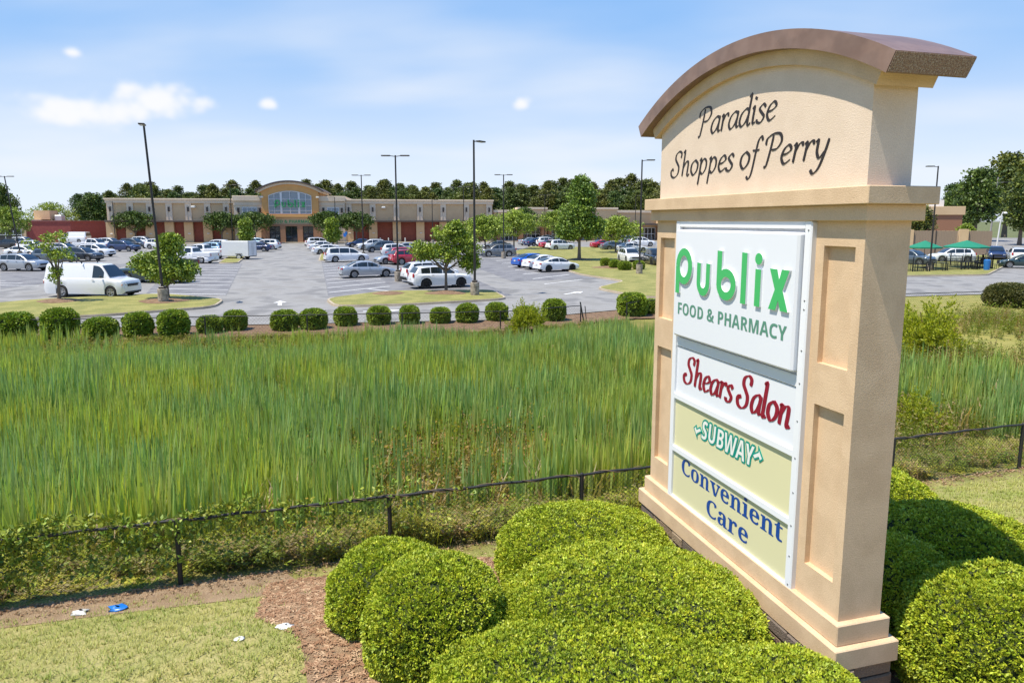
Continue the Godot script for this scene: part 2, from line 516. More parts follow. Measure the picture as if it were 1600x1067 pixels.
func build_sign():
	var t := thing("monument_sign", "tall tan stucco monument sign with arched brown cap and tenant panels", "sign", Vector3(2.334, 0.9, -7.127), deg_to_rad(-74.5))
	var stucco := ground_mat([[0.2, Color(0.64, 0.46, 0.285)], [0.8, Color(0.73, 0.535, 0.345)]], 0.5, [[0.3, Color(0.90, 0.885, 0.865)], [0.6, Color(1, 1, 1)]], 2.5, 0.85, 0.22, 31, 0.05)
	var stucco_pale := ground_mat([[0.2, Color(0.70, 0.56, 0.43)], [0.8, Color(0.77, 0.63, 0.495)]], 0.5, [[0.3, Color(0.95, 0.94, 0.93)], [0.7, Color(1, 1, 1)]], 2.5, 0.85, 0.2, 37, 0.05)
	var white := plain(0.80, 0.81, 0.83, 0.35)
	var white_face := plain(0.76, 0.78, 0.82, 0.3)
	var cream := plain(0.70, 0.66, 0.40, 0.35)
	var D := 0.44
	# stone footing, laid stone by stone
	rng.seed = 77
	var foot := MB.new()
	foot.box(Vector3(0, 0.08, -D / 2), Vector3(3.62, 0.64, D + 0.06))
	part("footing_core", foot.mesh(), plain(0.10, 0.085, 0.07, 0.95), t)
	var stone_m := []
	for k in [Color(0.30, 0.215, 0.14), Color(0.23, 0.165, 0.11), Color(0.36, 0.27, 0.18), Color(0.19, 0.15, 0.12)]:
		stone_m.append(ground_mat([[0.2, k * 0.75], [0.8, k * 1.15]], 0.35, [], 1.0, 0.92, 0.9, stone_m.size() * 5 + 2, 0.03))
	for side in 4:
		var length := 3.66 if side < 2 else D + 0.16
		for row in 5:
			var y := -0.23 + row * 0.128
			var x := -length / 2
			while x < length / 2 - 0.02:
				var l := minf(rng.randf_range(0.16, 0.44), length / 2 - x)
				if length / 2 - x - l < 0.1: l = length / 2 - x
				var mb := MB.new()
				var d := rng.randf_range(0.07, 0.115)
				mb.box(Vector3.ZERO, Vector3(l - 0.008, 0.118 + rng.randf_range(-0.012, 0.006), d), 0.012, Basis(Vector3.FORWARD, rng.randf_range(-0.02, 0.02)) * Basis(Vector3.UP, rng.randf_range(-0.03, 0.03)))
				var c := Vector3(x + l / 2, y + 0.06, 0.03 + d / 2 - 0.02)
				var o := part("stone", mb.mesh(), stone_m[rng.randi() % 4], t)
				if side == 0: o.position = c
				elif side == 1: o.position = Vector3(c.x, c.y, -D - c.z)
				else:
					o.rotation.y = PI / 2
					o.position = Vector3((1.76 + c.z) * (1 if side == 2 else -1), c.y, -D / 2 + c.x)
				x += l
	# plinth steps
	var mb := MB.new()
	mb.box(Vector3(0, 0.505, -D / 2), Vector3(3.74, 0.19, D + 0.22), 0.008)
	part("plinth_step", mb.mesh(), stucco, t)
	mb = MB.new()
	mb.box(Vector3(0, 0.695, -D / 2), Vector3(3.62, 0.19, D + 0.11), 0.008)
	part("plinth_step", mb.mesh(), stucco, t)
	# columns with two recessed panels on each face
	for s in [-1, 1]:
		mb = MB.new()
		var x0 := 1.18; var x1 := 1.75
		mb.box(Vector3(s * (x0 + x1) / 2, 2.495, -D / 2), Vector3(x1 - x0, 3.41, D - 0.11))
		for face in [0, 1]:
			for b in [[x0, 1.295, 0.79, 4.2], [1.655, x1, 0.79, 4.2], [1.295, 1.655, 0.79, 1.1], [1.295, 1.655, 2.6, 2.97], [1.295, 1.655, 3.99, 4.2]]:
				mb.box(Vector3(s * (b[0] + b[1]) / 2, (b[2] + b[3]) / 2, -0.0275 if face == 0 else -D + 0.0275), Vector3(b[1] - b[0], b[3] - b[2], 0.055))
		part("column", mb.mesh(), stucco, t)
	# cabinet between them
	mb = MB.new()
	mb.box(Vector3(0, 2.47, -D / 2), Vector3(2.36, 3.46, D - 0.02))
	part("cabinet", mb.mesh(), white, t)
	mb = MB.new()
	for s in [-1, 1]: mb.box(Vector3(s * 1.14, 2.47, 0.02), Vector3(0.08, 3.46, 0.06), 0.006)
	for y in [0.77, 1.415, 2.08, 4.165]: mb.box(Vector3(0, y, 0.02), Vector3(2.2, 0.07 if y != 4.165 else 0.07, 0.056), 0.006)
	mb.box(Vector3(0, 2.755, 0.012), Vector3(2.2, 0.11, 0.04), 0.006)
	part("cabinet_frame", mb.mesh(), white, t)
	mb = MB.new()
	mb.box(Vector3(1.187, 2.47, 0.0), Vector3(0.014, 3.44, 0.09))
	part("retainer_strip", mb.mesh(), plain(0.72, 0.72, 0.73, 0.4), t)
	var screw := MB.new()
	screw.lathe([[0.0, 0.006], [0.007, 0.004], [0.009, 0.0]], 8)
	var sm := screw.mesh()
	for y in [0.82, 1.1, 1.4, 1.72, 2.05, 2.4, 2.75, 3.05, 3.42, 3.5, 4.12]:
		var o := part("screw", sm, plain(0.25, 0.25, 0.26, 0.4, 0.8), t, Vector3(1.15, y, 0.051))
		o.rotation.x = PI / 2
	# tenant panels
	mb = MB.new(); mb.box(Vector3(0, 3.47, 0.055), Vector3(2.18, 1.26, 0.09), 0.02)
	var pub := part("grocery_panel", mb.mesh(), white_face, t)
	mb = MB.new(); mb.box(Vector3(0, 2.40, 0.005), Vector3(2.2, 0.58, 0.03)); var p2 := part("salon_panel", mb.mesh(), white_face, t)
	mb = MB.new(); mb.box(Vector3(0, 1.747, 0.005), Vector3(2.2, 0.60, 0.03)); var p3 := part("sandwich_panel", mb.mesh(), cream, t)
	mb = MB.new(); mb.box(Vector3(0, 1.092, 0.005), Vector3(2.2, 0.58, 0.03)); var p4 := part("clinic_panel", mb.mesh(), cream, t)
	# raised letters: white bodies with green faces
	var green := plain(0.055, 0.46, 0.13, 0.3)
	for polys in shop_letters():
		var body := MB.new(); var face := MB.new()
		var kz := 0.0
		for p in polys:
			kz += 0.0006
			body.prism(p, 0.1, 0.12 + kz)
			face.prism(p, 0.1195 + kz, 0.1225 + kz)
		var lt := part("letter", body.mesh(), plain(0.82, 0.83, 0.84, 0.35), pub)
		part("letter_face", face.mesh(), green, lt)
	part("lettering", fit_text("FOOD & PHARMACY", true, -.98, 1.0, 3.11, .14, 0.1, 0.003), plain(0.10, 0.27, 0.19, 0.4), pub)
	part("lettering", pen_text("Shears", -.93, .08, 2.285, .185, 0.16, .054, .012, 0.25, 0.02), plain(0.26, 0.004, 0.025, 0.4), p2)
	part("lettering", pen_text("Salon", .17, 1.02, 2.285, .20, 0.16, .056, .012, 0.25, 0.02), plain(0.26, 0.004, 0.025, 0.4), p2)
	# arrow-ended lettering of the sandwich shop
	part("lettering_outline", fit_text("SUBWAY", true, -.47, .5, 1.725, .22, 0.02, 0.002, 0.022, 0.12), plain(0.0, 0.29, 0.22, 0.4), p3)
	part("lettering", fit_text("SUBWAY", true, -.47, .5, 1.725, .22, 0.02, 0.006, 0.0, 0.12), plain(0.80, 0.80, 0.74, 0.4), p3)
	for s in [-1, 1]:
		var tip := PackedVector2Array([Vector2(.47, .03), Vector2(.57, .09), Vector2(.57, .15), Vector2(.66, .03), Vector2(.60, -.02), Vector2(.585, .02), Vector2(.52, -.02)])
		var o2 := PackedVector2Array(); var i2 := PackedVector2Array()
		for q in tip:
			o2.append(Vector2(q.x * s, q.y * s + 1.83))
		i2 = Geometry2D.offset_polygon(o2, -0.017)[0] if Geometry2D.offset_polygon(o2, -0.017).size() else o2
		var am := MB.new(); am.prism(o2, 0.02, 0.0262)
		part("arrow_outline", am.mesh(), plain(0.0, 0.29, 0.22, 0.4), p3)
		am = MB.new(); am.prism(i2, 0.02, 0.0275)
		part("arrow", am.mesh(), plain(0.80, 0.80, 0.74, 0.4), p3)
	var navy := plain(0.006, 0.06, 0.30, 0.35)
	part("lettering", fit_text("Convenient", true, -.90, 1.0, 1.15, .215, 0.02, 0.003, 0.0, 0.0, true), navy, p4)
	part("lettering", fit_text("Care", true, -.32, .47, .875, .2, 0.02, 0.003, 0.0, 0.0, true), navy, p4)
	# cornice
	mb = MB.new(); mb.box(Vector3(0, 4.265, -D / 2), Vector3(3.64, 0.13, D + 0.13), 0.006)
	part("cornice", mb.mesh(), stucco, t)
	mb = MB.new(); mb.box(Vector3(0, 4.40, -D / 2), Vector3(3.77, 0.14, D + 0.25), 0.006)
	part("cornice", mb.mesh(), stucco, t)
	# arched head
	var Rr := 3.94
	var cy := 5.25 + 0.41 - Rr
	var head := PackedVector2Array([Vector2(-1.72, 4.47), Vector2(1.72, 4.47)])
	for i in 41:
		var x := lerpf(1.72, -1.72, i / 40.0)
		head.append(Vector2(x, cy + sqrt(Rr * Rr - x * x)))
	mb = MB.new(); mb.prism(head, -D + 0.008, -0.008)
	part("arched_head", mb.mesh(), stucco_pale, t)
	for lay in [["arch_moulding", 0.0, 0.13, 1.80, 0.05, stucco], ["arch_cap", 0.13, 0.29, 1.93, 0.15, null]]:
		var ri: float = Rr + lay[1]; var ro: float = Rr + lay[2]
		var am := asin(lay[3] / Rr)
		mb = MB.new()
		var z1: float = lay[4]; var z0: float = -D - lay[4]
		var n := 48
		for i in n:
			var a0 := lerpf(-am, am, float(i) / n); var a1 := lerpf(-am, am, float(i + 1) / n)
			var p := func(r: float, a: float, z: float) -> Vector3: return Vector3(sin(a) * r, cy + cos(a) * r, z)
			mb.quad(p.call(ri, a0, z1), p.call(ri, a1, z1), p.call(ro, a1, z1), p.call(ro, a0, z1))
			mb.quad(p.call(ri, a1, z0), p.call(ri, a0, z0), p.call(ro, a0, z0), p.call(ro, a1, z0))
			mb.quad(p.call(ro, a0, z1), p.call(ro, a1, z1), p.call(ro, a1, z0), p.call(ro, a0, z0))
			mb.quad(p.call(ri, a1, z1), p.call(ri, a0, z1), p.call(ri, a0, z0), p.call(ri, a1, z0))
		for s in [-1, 1]:
			var q := func(r: float, z: float) -> Vector3: return Vector3(sin(am * s) * r, cy + cos(am) * r, z)
			if s > 0: mb.quad(q.call(ri, z1), q.call(ri, z0), q.call(ro, z0), q.call(ro, z1))
			else: mb.quad(q.call(ri, z0), q.call(ri, z1), q.call(ro, z1), q.call(ro, z0))
		var cap_m: Material = lay[5]
		if cap_m == null:
			var cm := ground_mat([[0.25, Color(0.25, 0.15, 0.105)], [0.6, Color(0.28, 0.175, 0.125)], [0.8, Color(0.30, 0.19, 0.14)]], 1.2, [[0.4, Color(0.8, 0.8, 0.8)], [0.6, Color(1, 1, 1)]], 3.0, 0.42, 0.0, 91, 0.01)
			cm.metallic = 0.15
			cap_m = cm
		part(lay[0], mb.mesh(), cap_m, t)
	# weathered end plate of the cap: flaking grey on dark brown
	mb = MB.new()
	var ec := Vector3(sin(asin(1.93 / Rr)) * (Rr + 0.21), cy + cos(asin(1.93 / Rr)) * (Rr + 0.21), -D / 2)
	mb.box(ec + Vector3(0.006, 0, 0), Vector3(0.006, 0.145, D + 0.29), 0.0, Basis(Vector3.FORWARD, asin(1.93 / Rr)))
	part("cap_end_plate", mb.mesh(), ground_mat([[0.3, Color(0.10, 0.068, 0.05)], [0.36, Color(0.25, 0.155, 0.108)], [0.66, Color(0.27, 0.17, 0.12)], [0.71, Color(0.46, 0.42, 0.37)]], 0.3, [], 1, 0.8, 0.4, 57, 0.04), t)
	part("lettering", pen_text("Paradise", -.86, .53, 5.15, .165, 0.22, .033, .008, 0.45, -0.008), plain(0.022, 0.014, 0.011, 0.5), t)
	part("lettering", pen_text("Shoppes of Perry", -1.46, 1.25, 4.725, .165, 0.22, .033, .008, 0.45, -0.008), plain(0.022, 0.014, 0.011, 0.5), t)
# ---------------------------------------------------------------- terrain
func fence_e(x: float, z: float) -> float:
	return (x + 6.38) * 0.287 + (z + 8.04) * 0.958
func far_fence_z(x: float) -> float:
	if x < 0.0: return -32.8 - x * 0.13
	if x < 6.6: return -32.8 - x * 0.6
	return -36.8 - (x - 6.6) * 0.21
func G(x: float, z: float) -> float:
	var e := fence_e(x, z)
	if e >= 0.0:
		return 0.25 + 0.65 * smoothstep(0.0, 3.4, e)
	var y := 0.25 - 1.05 * smoothstep(0.0, 3.5, -e)
	var q := z - far_fence_z(x)
	var lot := LY(minf(z, -30.0)) - 0.03
	var far := lerpf(-0.8, lot, smoothstep(5.0, 0.0, q)) if q > 0.0 else lot
	var bank := smoothstep(11.0, 24.0, x)
	far = lerpf(far, lerpf(0.2, lot, smoothstep(16.0, 0.0, q)), bank)
	return lerpf(y, far, smoothstep(0.0, 9.0, -e)) if q > 0.0 else lot

func drape(poly: PackedVector2Array, step: float, lift: float) -> ArrayMesh:
	# a sheet over the terrain inside a polygon of (x, z)
	var mb := MB.new()
	var r := Rect2(poly[0], Vector2.ZERO)
	for p in poly: r = r.expand(p)
	var x := r.position.x
	while x < r.end.x:
		var z := r.position.y
		while z < r.end.y:
			var cell := PackedVector2Array([Vector2(x, z), Vector2(x + step, z), Vector2(x + step, z + step), Vector2(x, z + step)])
			for q in Geometry2D.intersect_polygons(cell, poly):
				var t := Geometry2D.triangulate_polygon(q)
				for i in range(0, t.size(), 3):
					var a := q[t[i]]; var b := q[t[i + 1]]; var c := q[t[i + 2]]
					var A := Vector3(a.x, G(a.x, a.y) + lift, a.y); var B := Vector3(b.x, G(b.x, b.y) + lift, b.y); var C := Vector3(c.x, G(c.x, c.y) + lift, c.y)
					if (B - A).cross(C - A).y < 0.0: mb.tri(A, C, B)
					else: mb.tri(A, B, C)
			z += step
		x += step
	return mb.mesh()

func sheet_lot(pts: Array, lift: float) -> ArrayMesh:
	# flat polygon lying on the sloping lot
	var poly := PackedVector2Array()
	for p in pts: poly.append(Vector2(p.x, p.z))
	var mb := MB.new()
	var t := Geometry2D.triangulate_polygon(poly)
	for i in range(0, t.size(), 3):
		var a := poly[t[i]]; var b := poly[t[i + 1]]; var c := poly[t[i + 2]]
		var A := Vector3(a.x, LY(a.y) + lift, a.y); var B := Vector3(b.x, LY(b.y) + lift, b.y); var C := Vector3(c.x, LY(c.y) + lift, c.y)
		if (B - A).cross(C - A).y < 0.0: mb.tri(A, C, B)
		else: mb.tri(A, B, C)
	return mb.mesh()

func pix(list: Array) -> Array:
	var out := []
	for q in list: out.append(PL(q[0], q[1]))
	return out
func rounded(pts: Array, cut := 1.2) -> Array:
	# corners of a ground polygon cut round
	var out := []
	var n := pts.size()
	for i in n:
		var p: Vector3 = pts[i]
		var a: Vector3 = pts[(i - 1 + n) % n]; var b: Vector3 = pts[(i + 1) % n]
		var c0 := minf(cut, p.distance_to(a) * 0.45); var c1 := minf(cut, p.distance_to(b) * 0.45)
		var s := p + (a - p).normalized() * c0
		var e := p + (b - p).normalized() * c1
		for k in 5:
			var t := k / 4.0
			out.append(s.lerp(p, t).lerp(p.lerp(e, t), t))
	return out

func island(called: String, pts: Array, mulch: Array):
	pts = rounded(pts)
	var poly := PackedVector2Array()
	for p in pts: poly.append(Vector2(p.x, p.z))
	if Geometry2D.is_polygon_clockwise(poly): poly.reverse()
	var inner: PackedVector2Array = Geometry2D.offset_polygon(poly, -0.16)[0]
	var gutter: PackedVector2Array = Geometry2D.offset_polygon(poly, 0.45)[0]
	var to3 := func(p: PackedVector2Array, y: float) -> Array:
		var o := []
		for q in p: o.append(Vector3(q.x, LY(q.y) + y, q.y))
		return o
	struct(called + "_gutter", sheet_lot(to3.call(gutter, 0.0), 0.006), M.concrete)
	# kerb: top ring and outer face
	var mb := MB.new()
	var n := poly.size()
	for i in n:
		var a := poly[i]; var b := poly[(i + 1) % n]
		var d := (b - a).normalized()
		var nn := Vector2(-d.y, d.x) * 0.16
		# inward side found by test
		if not Geometry2D.is_point_in_polygon((a + b) / 2 + nn, poly): nn = -nn
		var A := Vector3(a.x, LY(a.y), a.y); var B := Vector3(b.x, LY(b.y), b.y)
		var N := Vector3(nn.x, 0, nn.y)
		var up := Vector3(0, 0.14, 0)
		var tA := A + up + N * 0.15; var tB := B + up + N * 0.15
		var iA := A + up + N * 1.15; var iB := B + up + N * 1.15
		if (B - A).cross(up).dot(N) > 0.0:
			mb.quad(B, A, tA, tB); mb.quad(tB, tA, iA, iB)
		else:
			mb.quad(A, B, tB, tA); mb.quad(tA, tB, iB, iA)
	struct(called + "_kerb", mb.mesh(), M.concrete)
	struct(called + "_lawn", sheet_lot(to3.call(inner, 0.0), 0.15), M.lot_lawn)
	for m in mulch:
		mb = MB.new()
		var c: Vector3 = PL(m[0], m[1])
		var rows := []
		for k in 5:
			var ring := []
			for j in 18:
				var a := -TAU * j / 18
				var rr: float = m[2] * (1.0 - k / 4.0) * (1.0 + 0.12 * sin(a * 3.0 + m[0]))
				ring.append(c + Vector3(cos(a) * rr, 0.153 + 0.16 * sin(k / 4.0 * PI / 2), sin(a) * rr * 0.8))
			rows.append(ring)
		mb.grid(rows, true)
		struct("mulch_ring", mb.mesh(), M.mulch)

func stall_line(a: Vector3, b: Vector3, parent: Node, w := 0.17):
	var d := (b - a).normalized()
	var s := Vector3(-d.z, 0, d.x) * w * 0.5
	var mb := MB.new()
	var p := [a - s, a + s, b + s, b - s]
	for i in 4: p[i].y = LY(p[i].z) + 0.028
	mb.quad(p[0], p[3], p[2], p[1])
	if mb.n.size() and mb.n[0].y < 0.0:
		mb = MB.new(); mb.quad(p[0], p[1], p[2], p[3])
	part("stall_line", mb.mesh(), M.paint_line, parent)

func build_ground():
	M.concrete = ground_mat([[0.2, Color(0.40, 0.33, 0.235)], [0.8, Color(0.52, 0.44, 0.33)]], 1.5, [[0.3, Color(0.8, 0.78, 0.75)], [0.7, Color(1, 1, 1)]], 9.0, 0.9, 0.1, 3)
	M.lot_lawn = ground_mat([[0.2, Color(0.19, 0.19, 0.045)], [0.5, Color(0.27, 0.255, 0.07)], [0.8, Color(0.36, 0.31, 0.11)]], 1.4, [[0.35, Color(0.75, 0.8, 0.7)], [0.65, Color(1, 1, 1)]], 11.0, 0.95, 0.8, 5)
	M.mulch = ground_mat([[0.25, Color(0.15, 0.085, 0.045)], [0.5, Color(0.27, 0.165, 0.095)], [0.75, Color(0.40, 0.27, 0.16)]], 0.5, [[0.3, Color(0.75, 0.72, 0.7)], [0.7, Color(1, 1, 1)]], 3.0, 0.95, 2.0, 8, 0.05)
	M.paint_line = ground_mat([[0.3, Color(0.62, 0.62, 0.60)], [0.6, Color(0.82, 0.82, 0.80)]], 0.8, [], 1, 0.7, 0.0, 12)
	var asphalt := ground_mat([[0.2, Color(0.235, 0.228, 0.215)], [0.8, Color(0.32, 0.31, 0.295)]], 0.9, [[0.25, Color(0.66, 0.66, 0.67)], [0.5, Color(1, 1, 1)], [0.8, Color(0.84, 0.83, 0.81)]], 22.0, 0.85, 0.15, 15, 0.06)
	var asphalt_dark := ground_mat([[0.2, Color(0.165, 0.162, 0.165)], [0.8, Color(0.245, 0.24, 0.24)]], 0.9, [[0.3, Color(0.72, 0.72, 0.75)], [0.7, Color(1.1, 1.1, 1.1)]], 14.0, 0.85, 0.15, 18, 0.06)
	# terrain: fine near the camera, coarse far away
	var mb := MB.new()
	mb.colored = true
	var lawn := Color(0.255, 0.225, 0.085)
	var wet := Color(0.085, 0.085, 0.03)
	var bank := Color(0.20, 0.19, 0.05)
	var xs := []
	var zs := []
	var x := -60.0
	while x <= 80.0:
		xs.append(x)
		x += 0.5 if absf(x) < 12.0 else 2.0
	var z := 6.0
	while z >= -60.0:
		zs.append(z)
		z -= 0.4 if z > -16.0 else 1.5
	var rows := []
	for zz in zs:
		var row := []
		for xx in xs: row.append(Vector3(xx, G(xx, zz) if zz > -50.0 else LY(zz) - 0.03, zz))
		rows.append(row)
	rows.reverse()
	# rows now run from far to near; flip to face up
	for r in rows: pass
	mb.grid(rows)
	if mb.n[5].y < 0.0:
		rows.reverse(); mb = MB.new(); mb.colored = true; mb.grid(rows)
	for i in mb.v.size():
		var p := mb.v[i]
		var e := fence_e(p.x, p.z)
		mb.c[i] = Color(1, 1, 1) if e > 0.3 else (Color(0.6, 0.62, 0.42) if p.x < 13.0 and p.z > far_fence_z(p.x) else Color(0.85, 0.86, 0.6))
	var soil := ground_mat([[0.2, Color(0.22, 0.205, 0.06)], [0.45, Color(0.33, 0.295, 0.10)], [0.8, Color(0.44, 0.38, 0.16)]], 1.1, [[0.3, Color(0.78, 0.85, 0.7)], [0.7, Color(1.05, 1, 1)]], 6.0, 0.95, 1.0, 41, 0.05)
	soil.vertex_color_use_as_albedo = true
	struct("ground", mb.mesh(), soil)
	# wide land out to the horizon
	mb = MB.new()
	for q in [[-1500.0, 1500.0, -60.0, -1800.0], [-1500.0, -60.0, 60.0, -60.0], [80.0, 1500.0, 60.0, -60.0]]:
		mb.quad(Vector3(q[0], LY(q[2]) - 0.1, q[2]), Vector3(q[1], LY(q[2]) - 0.1, q[2]), Vector3(q[1], minf(LY(q[3]), 2.5) - 0.1, q[3]), Vector3(q[0], minf(LY(q[3]), 2.5) - 0.1, q[3]))
	struct("land", mb.mesh(), ground_mat([[0.2, Color(0.09, 0.11, 0.03)], [0.8, Color(0.20, 0.20, 0.07)]], 4.0, [[0.3, Color(0.7, 0.75, 0.7)], [0.7, Color(1, 1, 1)]], 60.0, 0.95, 0.0, 44))
	# parking lot
	var lot := []
	for q in [-70.0, -20.0, 0.0, 6.6, 14.0, 40.0, 75.0]: lot.append(Vector3(q, 0, far_fence_z(q) - 2.9 - (2.2 if q > 6.7 else 0.0)))
	lot.append(Vector3(150, 0, -60)); lot.append(Vector3(150, 0, -172)); lot.append(Vector3(-140, 0, -172)); lot.append(Vector3(-140, 0, -28))
	struct("parking_lot", sheet_lot(lot, 0.012), asphalt)
	# mulch strip under the hedge row
	var strip := []
	for q in [-26.0, -12.0, 0.0, 6.6, 9.5]: strip.append(Vector3(q, 0, far_fence_z(q) - 2.7))
	for q in [9.5, 6.6, 0.0, -12.0, -26.0]: strip.append(Vector3(q, 0, far_fence_z(q) + 0.6))
	var sp := PackedVector2Array()
	for q in strip: sp.append(Vector2(q.x, q.z))
	struct("mulch_strip", drape(sp, 1.0, 0.035), M.mulch)
	# darker stall paving
	var marks := Node3D.new()
	marks.name = "stall_markings"
	add_child(marks)
	marks.set_meta("kind", "structure")
	for q in [[[225, 462], [353, 462], [378, 412], [270, 412]], [[512, 462], [600, 474], [800, 462], [640, 392], [500, 398]], [[690, 398], [800, 440], [905, 436], [985, 434], [820, 400], [760, 392]], [[0, 452], [95, 440], [210, 412], [0, 418]]]:
		struct("stall_paving", sheet_lot(pix(q), 0.02), asphalt_dark)
	# stall lines: left of the aisle they run across the view, right of it on the slant
	var a0 := PL(352, 460.5); var b0 := PL(223, 458.8)
	var a1 := PL(374, 418.7)
	for i in 10:
		var p := a0.lerp(a1, i / 8.0)
		stall_line(p, p + (b0 - a0).normalized() * 5.6, marks)
	var r0 := PL(513, 457.5); var r1 := PL(502.5, 407)
	var dirr := Vector3(sin(deg_to_rad(40)), 0, -cos(deg_to_rad(40)))
	for i in 12:
		var p := r0.lerp(r1, i / 11.0)
		stall_line(p, p + dirr * 5.6, marks)
	var s0 := PL(910, 437); var s1 := PL(800, 398)
	for i in 9:
		var p := s0.lerp(s1, i / 8.0)
		stall_line(p, p - dirr * 5.4, marks)
	var f0 := PL(648, 459); var f1 := PL(575, 452)
	stall_line(f0, f1, marks)
	for i in 4:
		var p := PL(60 - i * 26, 447 - i * 4)
		stall_line(p, p + (b0 - a0).normalized() * 5.6, marks)
	# arrows painted on the drive
	for q in [[437, 474, -18.0], [897, 458, 40.0], [600, 486, 75.0]]:
		var c := PL(q[0], q[1])
		var ar := PackedVector2Array([Vector2(-0.12, -1.2), Vector2(0.12, -1.2), Vector2(0.12, 0.2), Vector2(0.42, 0.2), Vector2(0, 1.2), Vector2(-0.42, 0.2), Vector2(-0.12, 0.2)])
		var pts := []
		for k in ar:
			var w := k.rotated(-deg_to_rad(q[2]))
			pts.append(Vector3(c.x + w.x, 0, c.z - w.y))
		part("arrow_marking", sheet_lot(pts, 0.024), M.paint_line, marks)
	# islands
	island("verge", pix([[-60, 505], [150, 496], [335, 482], [352, 470], [255, 461], [60, 470], [-60, 481]]), [[92, 474, 1.3], [255, 474, 1.5]])
	island("verge_001", pix([[507, 469], [522, 481], [640, 478], [795, 469], [770, 455], [600, 457]]), [[607, 462, 1.1], [697, 461, 1.4]])
	island("verge_002", pix([[930, 452], [1000, 466], [1180, 470], [1180, 392], [1000, 388], [830, 386], [800, 395], [905, 430], [975, 441]]), [[905, 407, 1.6], [960, 420, 2.2]])
	# far planting strips between the rows and by the store front
	island("verge_003", pix([[340, 412], [372, 412], [395, 392], [372, 392]]), [])
	island("verge_004", pix([[497, 408], [512, 408], [512, 388], [504, 388]]), [])
	# street side on the right: kerb, pavement of the terrace, verge
	island("verge_005", pix([[1300, 434], [1545, 431], [1570, 418], [1600, 408], [1600, 400], [1300, 400]]), [])
	# near mulch bed
	var bed := PackedVector2Array([Vector2(-3.3, -8.6), Vector2(-2.95, -7.3), Vector2(-2.2, -6.55), Vector2(-1.75, -5.4), Vector2(-1.6, -3.0), Vector2(9.0, -3.0), Vector2(7.4, -6.5), Vector2(5.6, -8.9), Vector2(3.4, -10.0), Vector2(0.2, -9.35), Vector2(-1.6, -8.95)])
	var foot := PackedVector2Array([Vector2(-12, -6.33), Vector2(-3.2, -8.96), Vector2(-2.6, -8.3), Vector2(-3.6, -8.05), Vector2(-5.2, -7.72), Vector2(-7.2, -7.25), Vector2(-12, -5.95)])
	struct("bare_soil", drape(foot, 0.4, 0.008), ground_mat([[0.25, Color(0.25, 0.15, 0.08)], [0.5, Color(0.42, 0.29, 0.17)], [0.75, Color(0.55, 0.42, 0.27)]], 0.6, [[0.3, Color(0.8, 0.78, 0.75)], [0.7, Color(1, 1, 1)]], 3.0, 0.95, 2.0, 69, 0.06))
	struct("mulch_bed", drape(bed, 0.35, 0.012), ground_mat([[0.25, Color(0.25, 0.14, 0.075)], [0.5, Color(0.44, 0.28, 0.15)], [0.75, Color(0.60, 0.43, 0.26)]], 0.45, [[0.3, Color(0.75, 0.72, 0.7)], [0.7, Color(1, 1, 1)]], 3.0, 0.95, 2.0, 68, 0.06))
	# short lawn blades
	rng.seed = 5
	var tuft := MB.new()
	for i in 7:
		var a := rng.randf() * TAU
		var d := Vector3(cos(a), 0, sin(a))
		var s := Vector3(-d.z, 0, d.x) * 0.0035
		var b := d * rng.randf() * 0.02
		tuft.tri(b - s, b + s, b + d * rng.randf_range(0.01, 0.03) + Vector3(0, rng.randf_range(0.018, 0.04), 0))
	var buf := PackedFloat32Array()
	var pt := FastNoiseLite.new()
	pt.seed = 4; pt.frequency = 0.6
	for i in 70000:
		var px := rng.randf_range(-9.0, 13.0)
		var pz := rng.randf_range(-12.6, -3.2)
		if fence_e(px, pz) < 0.35: continue
		if Geometry2D.is_point_in_polygon(Vector2(px, pz), bed) and rng.randf() > 0.015: continue
		if Geometry2D.is_point_in_polygon(Vector2(px, pz), foot) and rng.randf() > 0.12 + 0.9 * smoothstep(0.1, 0.5, pt.get_noise_2d(px * 2.0, pz * 2.0) + 0.25): continue
		var dry := clampf(0.5 + pt.get_noise_2d(px, pz) * 0.9 + rng.randf_range(-0.3, 0.3), 0, 1)
		var k := Color(0.29, 0.34, 0.055).lerp(Color(0.47, 0.43, 0.12), dry * 0.8)
		var sc := rng.randf_range(0.8, 1.5)
		put(buf, Basis(Vector3.UP, rng.randf() * TAU).scaled(Vector3(sc, sc, sc)), Vector3(px, G(px, pz), pz), k)
	# bark chips and straw on the bed
	var chip := MB.new()
	chip.colored = true
	for i in 6:
		var c := Vector3(rng.randf_range(-0.05, 0.05), 0.008 + 0.012 * rng.randf(), rng.randf_range(-0.05, 0.05))
		chip.box(c, Vector3(rng.randf_range(0.02, 0.06), 0.005, rng.randf_range(0.006, 0.014)), 0.0, Basis(Vector3.UP, rng.randf() * TAU) * Basis(Vector3.RIGHT, rng.randf_range(-0.4, 0.4)))
	var cb := PackedFloat32Array()
	for i in 26000:
		var px := rng.randf_range(-3.4, 9.0)
		var pz := rng.randf_range(-10.0, -3.0)
		if not Geometry2D.is_point_in_polygon(Vector2(px, pz), bed): continue
		var k := Color(0.27, 0.14, 0.07).lerp(Color(0.60, 0.42, 0.25), rng.randf() * rng.randf())
		put(cb, Basis(Vector3.UP, rng.randf() * TAU), Vector3(px, G(px, pz) + 0.01, pz), k)
	var ch := multi("bark_chips", chip.mesh(), vc_mat(0.9), cb, self)
	ch.set_meta("label", "loose bark chips and straw on the planting bed"); ch.set_meta("category", "mulch")
	var lawn_m := leaf_mat(0.2)
	tuft.colored = true
	var g := multi("mown_grass", tuft.mesh(), lawn_m, buf, self)
	g.set_meta("label", "short yellow green mown grass on the near lawn"); g.set_meta("category", "grass")
